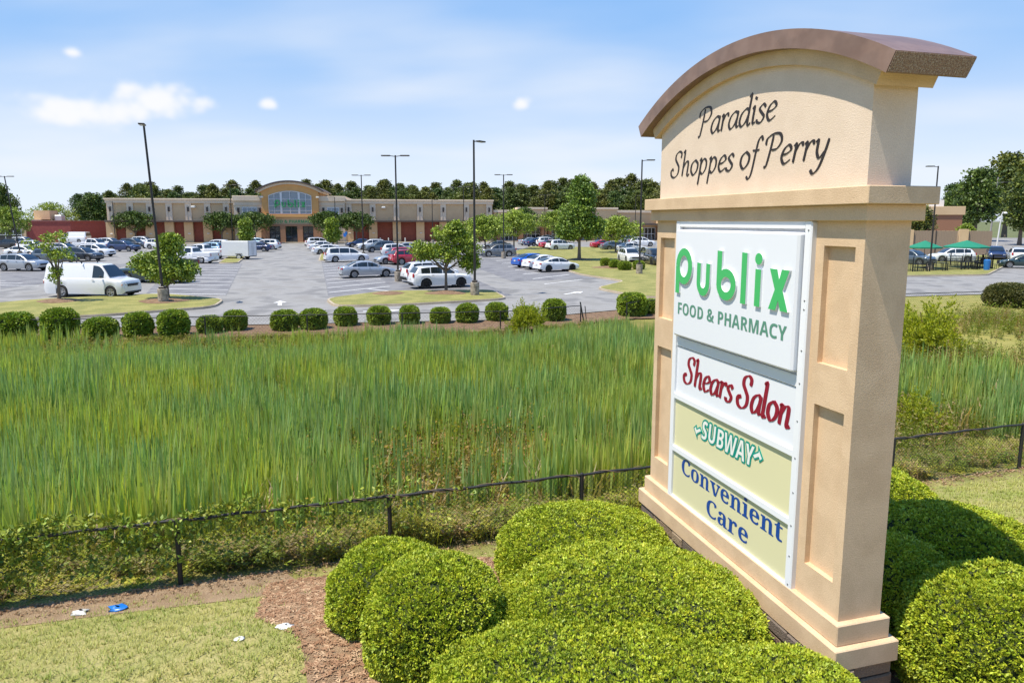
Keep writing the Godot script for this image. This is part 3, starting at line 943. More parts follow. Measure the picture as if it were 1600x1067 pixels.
# ---------------------------------------------------------------- plants
func rand_dir() -> Vector3:
	var z := rng.randf_range(-1, 1)
	var a := rng.randf() * TAU
	var r := sqrt(1.0 - z * z)
	return Vector3(r * cos(a), z, r * sin(a))
func vary(k: Color, amount: float) -> Color:
	var f := 1.0 + rng.randf_range(-amount, amount)
	return Color(k.r * f * (1.0 + rng.randf_range(-0.12, 0.16)), k.g * f, k.b * f)

func sprig(leaves: int, ll: float, lw: float, spread: float) -> ArrayMesh:
	var mb := MB.new()
	mb.colored = true
	for i in leaves:
		var d := (Vector3(0, 1, 0) + rand_dir() * spread).normalized()
		var s := d.cross(rand_dir()).normalized()
		var b := rand_dir() * ll * 0.25
		var l := ll * rng.randf_range(0.7, 1.2)
		var f := rng.randf_range(0.8, 1.15)
		mb.col = Color(f, f, f)
		mb.tri(b, b + d * l * 0.5 + s * lw * 0.5, b + d * l)
		mb.tri(b, b + d * l, b + d * l * 0.5 - s * lw * 0.5)
	return mb.mesh()

# a clipped shrub: lumpy ellipsoid core and leaves all over it
func shrub_shape(dir: Vector3, r: Vector3, power: float, lump: FastNoiseLite) -> Vector3:
	var d := Vector3(absf(dir.x), absf(dir.y), absf(dir.z))
	var k := pow(pow(d.x, power) + pow(d.y, power) + pow(d.z, power), -1.0 / power)
	return dir * k * r * (1.0 + lump.get_noise_3dv(dir * 2.0) * 0.10)
func clipped_shrub(called: String, label: String, at: Vector3, r: Vector3, density: float, leaf_scale: float, power := 2.3, low := -0.75, group := "", leaf_tone := Color(0.325, 0.43, 0.025), turn := 0.0) -> Node3D:
	var t := thing(called, label, "shrub", at, turn, group)
	var lump := FastNoiseLite.new()
	lump.seed = int(absf(at.x * 31 + at.z * 17)) + 3
	lump.frequency = 0.9
	var mb := MB.new()
	var rows := []
	for i in 13:
		var el := lerpf(-1.0, 1.0, i / 12.0) * PI / 2
		var ring := []
		for j in 24:
			var a := -TAU * j / 24
			var p := shrub_shape(Vector3(cos(a) * cos(el), sin(el), sin(a) * cos(el)), r, power, lump) * 0.94
			p.y = maxf(p.y, low * r.y)
			ring.append(p + Vector3(0, -low * r.y, 0))
		rows.append(ring)
	mb.grid(rows, true)
	part("branches", mb.mesh(), plain(0.035, 0.05, 0.012, 0.95), t)
	var area := 4.0 * PI * pow((pow(r.x * r.y, 1.6) + pow(r.x * r.z, 1.6) + pow(r.y * r.z, 1.6)) / 3.0, 1.0 / 1.6)
	var buf := PackedFloat32Array()
	var n := int(area * density)
	for i in n:
		var dir := rand_dir()
		var p := shrub_shape(dir, r, power, lump)
		if p.y < low * r.y: continue
		var nn := Vector3(p.x / (r.x * r.x), p.y / (r.y * r.y), p.z / (r.z * r.z)).normalized()
		var up := (nn + rand_dir() * 0.75).normalized()
		var sd := up.cross(rand_dir()).normalized()
		var sc := leaf_scale * rng.randf_range(0.75, 1.3)
		var fresh := clampf(0.5 + lump.get_noise_3dv(dir * 5.0 + Vector3(9, 0, 0)) * 0.8 + rng.randf_range(-0.35, 0.35), 0, 1)
		var k := vary(leaf_tone * 0.8, 0.2).lerp(vary(Color(leaf_tone.r * 1.5, leaf_tone.g * 1.3, leaf_tone.b * 1.2), 0.2), fresh)  # leaf colour varies by noise and at random round one base tone
		put(buf, Basis(sd, up, sd.cross(up)).scaled_local(Vector3(sc, sc, sc)), p * rng.randf_range(0.955, 1.02) + Vector3(0, -low * r.y, 0), k)
	multi("foliage", M.sprig, M.leaf, buf, t)
	return t

func build_shrubs():
	rng.seed = 12
	M.leaf = leaf_mat(0.45)
	M.sprig = sprig(6, 0.034, 0.019, 0.9)
	# clipped hollies round the sign
	var near := [
		["round clipped holly ball beside the mulch path", Vector3(-0.75, 0, -6.15), Vector3(0.66, 0.57, 0.64), 2.4],
		["clipped holly ball half hidden behind the rounder one", Vector3(-1.35, 0, -6.95), Vector3(0.62, 0.5, 0.6), 2.4],
		["clipped holly mound against the far end of the sign footing", Vector3(0.9, 0, -7.7), Vector3(1.05, 0.52, 1.0), 2.3],
		["wide clipped holly mound along the sign panels", Vector3(1.15, 0, -6.2), Vector3(1.25, 0.50, 1.15), 2.3],
		["broad low holly mound spreading before the sign footing", Vector3(0.8, 0, -4.95), Vector3(1.5, 0.47, 1.15), 2.3],
		["clipped holly mound touching the near corner of the sign", Vector3(2.05, 0, -4.9), Vector3(0.9, 0.40, 0.8), 2.3],
		["clipped holly mound by the lawn behind the sign", Vector3(5.05, 0, -9.2), Vector3(0.82, 0.55, 0.8), 2.5],
		["low clipped holly lobe tucked behind the sign column", Vector3(4.35, 0, -8.4), Vector3(0.75, 0.5, 0.75), 2.4],
		["long clipped holly mound in shade behind the sign", Vector3(4.85, 0, -7.2), Vector3(1.15, 0.6, 0.8), 2.3],
		["shaded clipped holly mound against the sign back", Vector3(3.75, 0, -6.45), Vector3(0.72, 0.62, 0.66), 2.3],
		["sunlit clipped holly mound behind the sign corner", Vector3(4.35, 0, -5.6), Vector3(0.85, 0.68, 0.75), 2.3],
	]
	for q in near:
		var c: Vector3 = q[1]
		var at := Vector3(c.x, G(c.x, c.z) - 0.05, c.z)
		clipped_shrub("clipped_shrub", q[0], at, q[2], 3600.0, 0.74, q[3], -0.72, "clipped hollies round the sign")
	# hedge balls along the far fence: three shapes, each placed many times
	var spots := [[25, 530, 52], [95, 527, 51], [158, 527, 46], [216, 525, 42], [272, 524, 49], [328, 519, 36], [368, 515, 34], [445, 515, 42], [490, 513, 38], [540, 508, 34], [592, 506, 38], [640, 505, 32], [688, 504, 32], [730, 503, 36], [776, 500, 32], [822, 502, 34], [866, 500, 37], [988, 492, 44], [1019, 489, 30]]
	var proto := []
	for k in 3:
		var s := clipped_shrub("hedge_ball", "clipped dark green hedge ball in the row along the far fence", Vector3(0, 0, 0), [Vector3(0.62, 0.6, 0.62), Vector3(0.58, 0.62, 0.58), Vector3(0.66, 0.58, 0.62)][k], 420.0, 2.5, 3.0, -0.85, "hedge balls along the far fence", Color(0.21, 0.32, 0.024))
		proto.append(s)
	for i in spots.size():
		var q: Array = spots[i]
		var p := PL(q[0], q[1])
		var w: float = q[2] * -p.z / 1083.0
		var o: Node3D = proto[i] if i < 3 else copy_of(proto[i % 3], p, 0)
		o.position = Vector3(p.x, G(p.x, p.z) + 0.03, p.z)
		o.rotation.y = i * 1.3
		o.scale = Vector3(w, w * (0.95 + 0.12 * sin(i * 2.4)), w) / 1.34
	# brownish shrub by the street lane
	var bp := PL(1578, 478)
	clipped_shrub("street_shrub", "large rounded bronze green shrub beside the street lane", Vector3(bp.x, bp.y, bp.z), Vector3(1.35, 0.75, 1.1), 330.0, 2.6, 2.5, -0.8, "", Color(0.10, 0.115, 0.03))
	# small hedge blocks on the verge by the white off-roader
	for q in [[946, 418, 14], [960, 421, 15], [976, 424, 18], [998, 423, 16]]:
		var p := PL(q[0], q[1])
		var w: float = q[2] * -p.z / 1083.0
		var o := copy_of(proto[1], p + Vector3(0, 0.15, 0), q[0], "small clipped hedge block on the verge beside the lamp post", "hedge blocks on the verge")
		o.scale = Vector3(w / 1.16, 0.72, w / 1.16)

func blade(mb: MB, b: Vector3, d: Vector3, h: float, w: float, bend: float):
	var s := Vector3(-d.z, 0, d.x) * w * 0.5
	var prev := b
	var ps := s
	for k in 3:
		var t := (k + 1) / 3.0
		var p := b + Vector3(0, h * t * (1.0 - 0.12 * bend * t), 0) + d * bend * h * t * t * 0.45
		var ns := s * (1.0 - 0.25 * t) if k < 2 else Vector3.ZERO
		if k < 2: mb.quad(prev - ps, prev + ps, p + ns, p - ns)
		else: mb.tri(prev - ps, prev + ps, p)
		prev = p; ps = ns

func build_marsh():
	rng.seed = 99
	var lm := leaf_mat(1.0)
	# cattail clumps
	var kinds := []
	for k in 5:
		var mb := MB.new()
		mb.colored = true
		for i in 8:
			var a := rng.randf() * TAU
			var d := Vector3(cos(a), 0, sin(a))
			var f := rng.randf_range(0.65, 1.2)
			mb.col = Color(f, f, f)
			if k < 4 and rng.randf() < 0.06: mb.col = Color(1.35, 0.95, 0.9) * rng.randf_range(0.8, 1.1)
			blade(mb, Vector3(rng.randf_range(-0.13, 0.13), -0.05, rng.randf_range(-0.13, 0.13)), d, rng.randf_range(0.95, 1.75) * (0.7 if k == 4 else 1.0), 0.048, rng.randf_range(0.03, 0.3) + (0.7 if k == 4 else 0.0))
		kinds.append(mb.mesh())
	var patch := FastNoiseLite.new()
	patch.seed = 8; patch.frequency = 0.11; patch.fractal_octaves = 3
	var hue := FastNoiseLite.new()
	hue.seed = 18; hue.frequency = 0.22
	var bufs := [PackedFloat32Array(), PackedFloat32Array(), PackedFloat32Array(), PackedFloat32Array(), PackedFloat32Array()]
	var weed := PackedFloat32Array()
	var leafy := PackedFloat32Array()
	var rust_c := P(770, 690, 0.2)
	var reed_c := P(1480, 600, 0.0)
	for i in 78000:
		var z := -9.0 - 27.0 * rng.randf()
		var x := rng.randf_range(-0.92, 0.92) * (-z + 4.0)
		if x > 30.0 or (x > 0.46 * (4.0 - z) and rng.randf() < 0.35): continue
		var e := -fence_e(x, z)
		var q := z - far_fence_z(x)
		if e < 0.25 or q < 0.5: continue
		# thin the far field a little: clumps there cover one another
		var y := G(x, z)
		var pn := patch.get_noise_2d(x, z)
		var right := smoothstep(4.5, 7.5, x)
		var edge := smoothstep(1.2, 3.0, e + pn * 1.5) * smoothstep(0.9, 3.2, q + pn * 2.4)
		var rust := smoothstep(4.2, 1.0, Vector2((x - rust_c.x) / 1.5, z - rust_c.z).length() + pn * 2.5)
		var patch_r := smoothstep(2.2, 0.9, Vector2((x - reed_c.x) / 1.3, (z - reed_c.z) / 1.3).length() + pn * 2.0)
		var reed := edge * (1.0 - rust * 0.8) * (1.0 - right) + right * patch_r
		if right > 0.5 and patch_r < 0.2 and (rng.randf() > 0.5 + pn * 1.5 or q < 5.0): continue
		if rng.randf() < reed * 0.66:
			var k: int = rng.randi() % 4
			if rng.randf() < 0.05 + 0.16 * smoothstep(6.0, 2.0, e): k = 4
			var sc := rng.randf_range(0.75, 1.15) * (1.0 + pn * 0.3) * lerpf(0.5, 1.0, smoothstep(0.5, 9.0, q))
			var tint := hue.get_noise_2d(x, z)
			var c := Color(0.39, 0.54, 0.20).lerp(Color(0.52, 0.60, 0.13), clampf(0.4 + tint * 1.3, 0, 1))
			if k == 4: c = Color(0.55, 0.44, 0.26)
			c = vary(c, 0.15)
			put(bufs[k], Basis(Vector3.UP, rng.randf() * TAU).scaled_local(Vector3(sc, sc, sc)), Vector3(x, y, z), c)
		elif rng.randf() < 0.6 or edge < 0.7 or rust > 0.2:
			var tall := rng.randf_range(0.35, 0.95) * lerpf(0.28, 1.0, smoothstep(1.0, 6.0, q)) * lerpf(0.35, 1.0, smoothstep(0.8, 4.0, e))
			if q < 3.0 and rng.randf() < 0.2: continue
			var c2 := Color(0.25, 0.31, 0.035) if rng.randf() < 0.62 else Color(0.38, 0.31, 0.12)
			if rust > 0.25 and rng.randf() < 0.5 * rust: c2 = Color(0.45, 0.32, 0.09)
			c2 = vary(c2, 0.25)
			if rng.randf() < 0.55: put(leafy, Basis(Vector3.UP, rng.randf() * TAU).scaled_local(Vector3(1.2, tall * 1.3, 1.2)), Vector3(x, y, z), c2)
			else: put(weed, Basis(Vector3.UP, rng.randf() * TAU).scaled_local(Vector3(1, tall, 1)), Vector3(x, y, z), c2)
	# dense leafy brush right behind the near fence
	for i in 5500:
		var t := rng.randf_range(-4.5, 19.0)
		var off := -rng.randf_range(0.0, 1.0) * rng.randf_range(0.1, 2.3) - 0.12
		var x := -6.38 + 0.958 * t + 0.287 * off
		var z := -8.04 - 0.287 * t + 0.958 * off
		var hn := patch.get_noise_2d(x * 3.0, z * 3.0)
		var tall := rng.randf_range(0.1, 0.36) * rng.randf_range(0.6, 1.15) * (1.0 + hn * 2.2)
		if hn < -0.1 and rng.randf() < 0.6: continue
		if x > -2.5:
			tall *= 0.8
			if rng.randf() < 0.25: continue
		if x < -3.0: tall *= 1.3
		var c2 := Color(0.34, 0.42, 0.045).lerp(Color(0.58, 0.56, 0.09), rng.randf())
		if rng.randf() < 0.34: c2 = Color(0.46, 0.36, 0.17)
		put(leafy if rng.randf() < 0.42 else weed, Basis(Vector3.UP, rng.randf() * TAU).scaled_local(Vector3(1.0, tall * 1.35, 1.0)), Vector3(x, G(x, z), z), vary(c2, 0.3))
	var names := ["cattail_reeds", "cattail_reeds_001", "cattail_reeds_002", "cattail_reeds_003", "dry_reeds"]
	var labels := ["dense green cattail reeds filling the basin", "dense green cattail reeds filling the basin", "dense green cattail reeds filling the basin", "dense green cattail reeds filling the basin", "bent straw coloured dead reeds among the cattails"]
	for k in 5:
		var o := multi(names[k], kinds[k], lm, bufs[k], self)
		tag(o, labels[k], "reeds", "reeds in the basin")
	# thin stalks and leafy weeds
	var mb := MB.new()
	mb.colored = true
	for i in 14:
		var a := rng.randf() * TAU
		mb.col = Color(1, 1, 1) * rng.randf_range(0.75, 1.2)
		blade(mb, Vector3(rng.randf_range(-0.15, 0.15), -0.05, rng.randf_range(-0.15, 0.15)), Vector3(cos(a), 0, sin(a)), rng.randf_range(0.7, 1.15), 0.011, rng.randf_range(0.2, 0.9))
	var o2 := multi("wild_grass", mb.mesh(), lm, weed, self)
	tag(o2, "wild yellow and rust coloured grass between the reeds", "grass")
	mb = MB.new()
	mb.colored = true
	for s in 5:
		var a := rng.randf() * TAU
		var top := Vector3(cos(a) * 0.16, rng.randf_range(0.7, 1.05), sin(a) * 0.16)
		var foot := Vector3(cos(a) * 0.03, -0.05, sin(a) * 0.03)
		mb.col = Color(0.7, 0.6, 0.6)
		blade(mb, foot, Vector3(cos(a), 0, sin(a)), top.y, 0.008, 0.2)
		for i in 15:
			var t := rng.randf_range(0.15, 1.05)
			var p := foot.lerp(top, t)
			var d := (rand_dir() + Vector3(0, 0.35, 0)).normalized()
			var sd := d.cross(rand_dir()).normalized()
			var l := rng.randf_range(0.045, 0.085)
			mb.col = Color(1, 1, 1) * rng.randf_range(0.7, 1.25)
			mb.tri(p, p + d * l * 0.5 + sd * l * 0.28, p + d * l)
			mb.tri(p, p + d * l, p + d * l * 0.5 - sd * l * 0.28)
	o2 = multi("leafy_weeds", mb.mesh(), lm, leafy, self)
	tag(o2, "tangled leafy weeds and brambles behind the near fence", "weeds")
	# feathery yellow-green bushes at the basin edge
	var feather := MB.new()
	feather.colored = true
	for s in 90:
		var d := (rand_dir() + Vector3(0, 0.9, 0)).normalized()
		var l := rng.randf_range(0.5, 1.0)
		for i in 44:
			var t := rng.randf_range(0.2, 1.0)
			var p := d * l * t + Vector3(0, -0.15 * t * t, 0)
			var dd := (d + rand_dir() * 1.1).normalized()
			var sd := dd.cross(rand_dir()).normalized()
			var ll := rng.randf_range(0.04, 0.09)
			feather.col = Color(0.44, 0.48, 0.035) * rng.randf_range(0.55, 1.15)
			feather.tri(p, p + dd * ll * 0.5 + sd * ll * 0.2, p + dd * ll)
			feather.tri(p, p + dd * ll, p + dd * ll * 0.5 - sd * ll * 0.2)
	var fm := feather.mesh()
	var stem := MB.new()
	for s in 7:
		var d := (rand_dir() * 0.5 + Vector3(0, 1, 0)).normalized()
		stem.tube([Vector3.ZERO, d * 0.4, d * 0.8], [0.02, 0.012, 0.005], 5)
	var stm := stem.mesh()
	var spots := [["feathery yellow green bush in front of the hedge row", P(822, 514, 0.0), 1.3, 2.0], ["bright yellow green bush on the bank behind the sign", P(1448, 540, 0.0), 2.6, 2.9], ["low yellow green bush among reeds behind the sign", P(1432, 635, -0.1), 1.3, 1.5], ["wispy yellow green bush at the end of the hedge row", P(50, 530, -0.2), 0.9, 1.3], ["leafy sapling behind the near fence by the sign", P(960, 730, 0.0), 0.5, 0.5]]
	for q in spots:
		var p: Vector3 = q[1]
		var b := thing("wild_bush", q[0], "bush", Vector3(p.x, G(p.x, p.z) - 0.03, p.z), p.x)
		var f := part("foliage", fm, lm, b, Vector3(0, 0.25 * q[3], 0))
		f.scale = Vector3(q[2], q[3], q[2]) * 0.8
		for n in (2 if q[2] > 1.2 else 0):
			var f2 := part("foliage", fm, lm, b, Vector3((n - 0.5) * q[2] * 0.7, 0.12 * q[3] + 0.1 * n, 0.3 * n))
			f2.scale = f.scale * (0.95 - 0.1 * n)
			f2.rotation.y = 2.0 + n * 1.4
		part("stems", stm, plain(0.12, 0.09, 0.04, 0.9), b).scale = Vector3(q[2], q[3], q[2]) * 0.8

# ---------------------------------------------------------------- fences
func link_fence(called: String, label: String, pts: Array, high: float, mesh_w: float, posts: Array):
	# pts: ground points; posts: fractions along the whole run
	var t := thing(called, label, "fence", pts[0])
	var o: Vector3 = pts[0]
	var steel := ground_mat([[0.3, Color(0.012, 0.012, 0.013)], [0.7, Color(0.035, 0.033, 0.03)]], 0.3, [], 1, 0.55, 0.3, 71, 0.08)
	var run := [0.0]
	for i in range(1, pts.size()): run.append(run[-1] + pts[i].distance_to(pts[i - 1]))
	var at := func(s: float) -> Vector3:
		for i in range(1, pts.size()):
			if s <= run[i] or i == pts.size() - 1: return pts[i - 1].lerp(pts[i], (s - run[i - 1]) / (run[i] - run[i - 1])) - o
		return Vector3.ZERO
	var total: float = run[-1]
	var path := []
	var n := int(total / 0.25)
	for i in n + 1:
		path.append(at.call(total * i / n) + Vector3(0, high + 0.008 * sin(i * 1.7), 0))
	var mb := MB.new()
	mb.tube(path, [0.021], 8)
	part("top_rail", mb.mesh(), steel, t)
	for s in posts:
		mb = MB.new()
		mb.lathe([[0.0, high + 0.035], [0.02, high + 0.03], [0.032, high + 0.005], [0.032, -0.15]], 10)
		part("post", mb.mesh(), steel, t, at.call(s * total))
	mb = MB.new()
	var wn := int(total / mesh_w)
	var steps := maxi(4, int(high / mesh_w))
	for i in range(-steps, wn):
		for sgn in [0, 1]:
			var s0: float = i * mesh_w if sgn == 0 else (i + steps) * mesh_w
			var s1: float = (i + steps) * mesh_w if sgn == 0 else i * mesh_w
			var c0 := 0.0; var c1 := 1.0
			# clip to the run
			var lo := minf(s0, s1); var hi := maxf(s0, s1)
			if hi <= 0.0 or lo >= total: continue
			var f := func(s: float) -> float: return (s - s0) / (s1 - s0)
			if s0 < 0.0: c0 = f.call(0.0)
			if s1 < 0.0: c1 = f.call(0.0)
			if s0 > total: c0 = f.call(total)
			if s1 > total: c1 = f.call(total)
			var A: Vector3 = at.call(lerpf(s0, s1, c0)) + Vector3(0, 0.03 + (high - 0.05) * c0, 0)
			var B: Vector3 = at.call(lerpf(s0, s1, c1)) + Vector3(0, 0.03 + (high - 0.05) * c1, 0)
			mb.tube([A, B], [0.0022], 3, false)
	part("wire_mesh", mb.mesh(), plain(0.018, 0.018, 0.018, 0.6), t).set_meta("kind", "stuff")

func build_fences():
	var L := func(x: float, z: float) -> Vector3: return Vector3(x, G(x, z), z)
	var a := Vector2(-10.2, -6.9); var b := Vector2(14.8, -14.39)
	var pts := []
	for i in 14:
		var q := a.lerp(b, i / 13.0)
		pts.append(Vector3(q.x, 0.25, q.y))
	var posts := []
	for x in [-10.1, -7.35, -4.47, -1.78, 1.1, 4.0, 7.0, 10.04, 12.9]: posts.append((x - a.x) / (b.x - a.x))
	link_fence("chain_link_fence", "black chain link fence overgrown with vines behind the sign", pts, 0.9, 0.075, posts)
	link_fence("chain_link_fence", "black chain link fence running along the hedge row", [L.call(-27.0, far_fence_z(-27.0)), L.call(-12.0, far_fence_z(-12.0)), L.call(0.0, far_fence_z(0.0)), L.call(3.55, far_fence_z(3.55))], 0.88, 0.16, [0.0, 0.14, 0.28, 0.415, 0.56, 0.70, 0.85, 1.0])
	link_fence("chain_link_fence", "short black chain link return beside the last hedge balls", [L.call(6.1, far_fence_z(6.1) + 0.5), L.call(7.2, far_fence_z(7.2) - 0.1), L.call(22.0, far_fence_z(22.0)), L.call(36.0, far_fence_z(36.0))], 0.88, 0.16, [0.0, 0.045, 0.2, 0.36, 0.52, 0.775, 1.0])
	# leaning gate post at the gap
	var g := thing("gate_post", "leaning black gate post at the gap in the fence", "post", L.call(3.75, far_fence_z(3.75)))
	var mb := MB.new()
	mb.tube([Vector3(0, -0.1, 0), Vector3(-0.22, 1.05, 0)], [0.035], 8)
	part("tube", mb.mesh(), plain(0.02, 0.02, 0.02, 0.6), g)
	mb = MB.new()
	mb.tube([Vector3(0.12, -0.1, 0.1), Vector3(0.02, 0.85, 0.1)], [0.022], 8)
	part("brace", mb.mesh(), plain(0.02, 0.02, 0.02, 0.6), g)
	# vine stems twisted round the rail
	rng.seed = 41
	mb = MB.new()
	for k in 26:
		var s0 := rng.randf_range(0.02, 0.9)
		var path := []
		var ph := rng.randf() * TAU
		for i in 14:
			var q := a.lerp(b, s0 + i * 0.0035)
			path.append(Vector3(q.x, 1.15 + cos(ph + i * 0.8) * 0.032, q.y + sin(ph + i * 0.8) * 0.032))
		mb.tube(path, [0.006], 4, false)
	var vine := part("vine_stems", mb.mesh(), plain(0.16, 0.11, 0.07, 0.9), self)
	tag(vine, "dry brown vine stems wound round the near fence rail", "vine")
	vine.set_meta("kind", "stuff")
	# creeper leaves over the left stretch of the fence
	var buf := PackedFloat32Array()
	for i in 2600:
		var s := rng.randf() * rng.randf()
		var q := a.lerp(b, 0.09 + s * 0.34)
		var h := 1.0 - absf(rng.randf() - rng.randf())
		var y := 0.3 + 0.98 * h + 0.08 * sin(q.x * 3.0)
		var off := rng.randf_range(-0.16, 0.1)
		var sc := rng.randf_range(1.2, 2.4)
		var up := (rand_dir() + Vector3(0, 0.5, 0.5)).normalized()
		var sd := up.cross(rand_dir()).normalized()
		put(buf, Basis(sd, up, sd.cross(up)).scaled_local(Vector3(sc, sc, sc)), Vector3(q.x, y, q.y + off), vary(Color(0.17, 0.27, 0.025).lerp(Color(0.34, 0.36, 0.035), rng.randf()), 0.25))
	var cr := multi("creeper", M.sprig, M.leaf, buf, self)
	tag(cr, "green creeper leaves draped over the near fence", "vine")
	# dead leaves along the foot of the fence
	buf = PackedFloat32Array()
	for i in 2600:
		var q := a.lerp(b, rng.randf())
		var off := absf(rng.randf_range(0, 0.5) * rng.randf()) + 0.02
		var x := q.x + 0.287 * off; var z := q.y + 0.958 * off
		var sd := rand_dir()
		var up := (Vector3(0, 1, 0) + rand_dir() * 0.6).normalized()
		sd = up.cross(sd).normalized()
		var sc := rng.randf_range(0.8, 1.8)
		put(buf, Basis(sd, up, sd.cross(up)).scaled_local(Vector3(sc, sc * 0.4, sc)), Vector3(x, G(x, z) + 0.015, z), vary(Color(0.38, 0.26, 0.15), 0.35))
	var fl := multi("fallen_leaves", M.sprig, M.leaf, buf, self)
	tag(fl, "dry brown fallen leaves along the foot of the fence", "leaves")
	# litter
	for q in [["plastic_bag", "crumpled blue plastic bag lying at the fence foot", Vector3(-4.93, 0, -7.93), Color(0.01, 0.16, 0.55), 0.085], ["plastic_bag", "crumpled clear white plastic bag beside the blue one", Vector3(-5.35, 0, -7.86), Color(0.6, 0.58, 0.55), 0.075], ["paper_scrap", "white paper scrap on the bare soil", Vector3(-2.45, 0, -6.85), Color(0.75, 0.75, 0.72), 0.06], ["paper_scrap", "small white paper scrap on the lawn edge", Vector3(-2.85, 0, -6.6), Color(0.72, 0.72, 0.7), 0.04]]:
		var c: Vector3 = q[2]
		mb = MB.new()
		var rows := []
		for i in 6:
			var ring := []
			for j in 9:
				var an := -TAU * j / 9
				var rr: float = q[4] * sin(PI * (i + 0.3) / 5.8) * rng.randf_range(0.45, 1.35)
				ring.append(Vector3(cos(an) * rr * 1.5, q[4] * 0.75 * i / 5.0 * rng.randf_range(0.7, 1.1), sin(an) * rr))
			rows.append(ring)
		mb.grid(rows, true)
		var o := part(numbered(q[0]), mb.mesh(), plain(q[3].r, q[3].g, q[3].b, 0.35), self, Vector3(c.x, G(c.x, c.z), c.z))
		tag(o, q[1], "litter")
# ---------------------------------------------------------------- trees
# crown blobs: [x, y, z, rx, ry, rz]; leaves are small kites scattered in clumps through the blobs
func add_crown(mb: MB, blobs: Array, clumps: int, per: int, clump_r: float, leaf: float, dark: Color, leaf_tone: Color, droop := 0.0):
	for i in clumps:
		var b: Array = blobs[rng.randi() % blobs.size()]
		var d := rand_dir()
		var rr := pow(rng.randf(), 0.4)
		var c := Vector3(b[0] + d.x * b[3] * rr, b[1] + d.y * b[4] * rr, b[2] + d.z * b[5] * rr)
		var shade := rng.randf()  # random mix of the two leaf colours, one per clump
		var base := dark.lerp(leaf_tone, shade)
		for k in per:
			var o := rand_dir() * clump_r * pow(rng.randf(), 0.5)
			o.y *= 0.7
			var dir := (rand_dir() + Vector3(0, -droop + 0.2, 0) + o.normalized() * 0.6).normalized()
			var sd := dir.cross(rand_dir()).normalized()
			var l := leaf * rng.randf_range(0.7, 1.3)
			mb.col = base * rng.randf_range(0.75, 1.25)
			var p := c + o
			mb.tri(p, p + dir * l * 0.5 + sd * l * 0.36, p + dir * l)
			mb.tri(p, p + dir * l, p + dir * l * 0.5 - sd * l * 0.36)
func add_limbs(mb: MB, h0: float, r0: float, lean: Vector3, blobs: Array, n: int):
	var fork := Vector3(lean.x, h0, lean.z)
	mb.tube([Vector3(0, -0.15, 0), Vector3(lean.x * 0.3, h0 * 0.4, lean.z * 0.3), fork], [r0 * 1.35, r0, r0 * 0.8], 9)
	for i in n:
		var b: Array = blobs[i % blobs.size()]
		var d := rand_dir()
		var tip := Vector3(b[0] + d.x * b[3] * 0.75, b[1] + d.y * b[4] * 0.6, b[2] + d.z * b[5] * 0.75)
		var st := fork.lerp(Vector3(0, h0 * 0.75, 0), rng.randf() * 0.5)
		var mid := st.lerp(tip, 0.5) + Vector3(0, 0.08 * h0, 0)
		mb.tube([st, mid, tip], [r0 * 0.5, r0 * 0.3, r0 * 0.08], 6)
func tree(called: String, label: String, at: Vector3, h0: float, r0: float, blobs: Array, clumps: int, per: int, clump_r: float, leaf: float, dark: Color, leaf_tone: Color, limbs := 9, lean := Vector3.ZERO, group := "") -> Node3D:
	var t := thing(called, label, "tree", at, 0.0, group)
	var mb := MB.new()
	add_limbs(mb, h0, r0, lean, blobs, limbs)
	part("trunk", mb.mesh(), M.bark, t)
	mb = MB.new()
	mb.colored = true
	add_crown(mb, blobs, clumps, per, clump_r, leaf, dark, leaf_tone)
	part("crown", mb.mesh(), M.leaf, t)
	return t

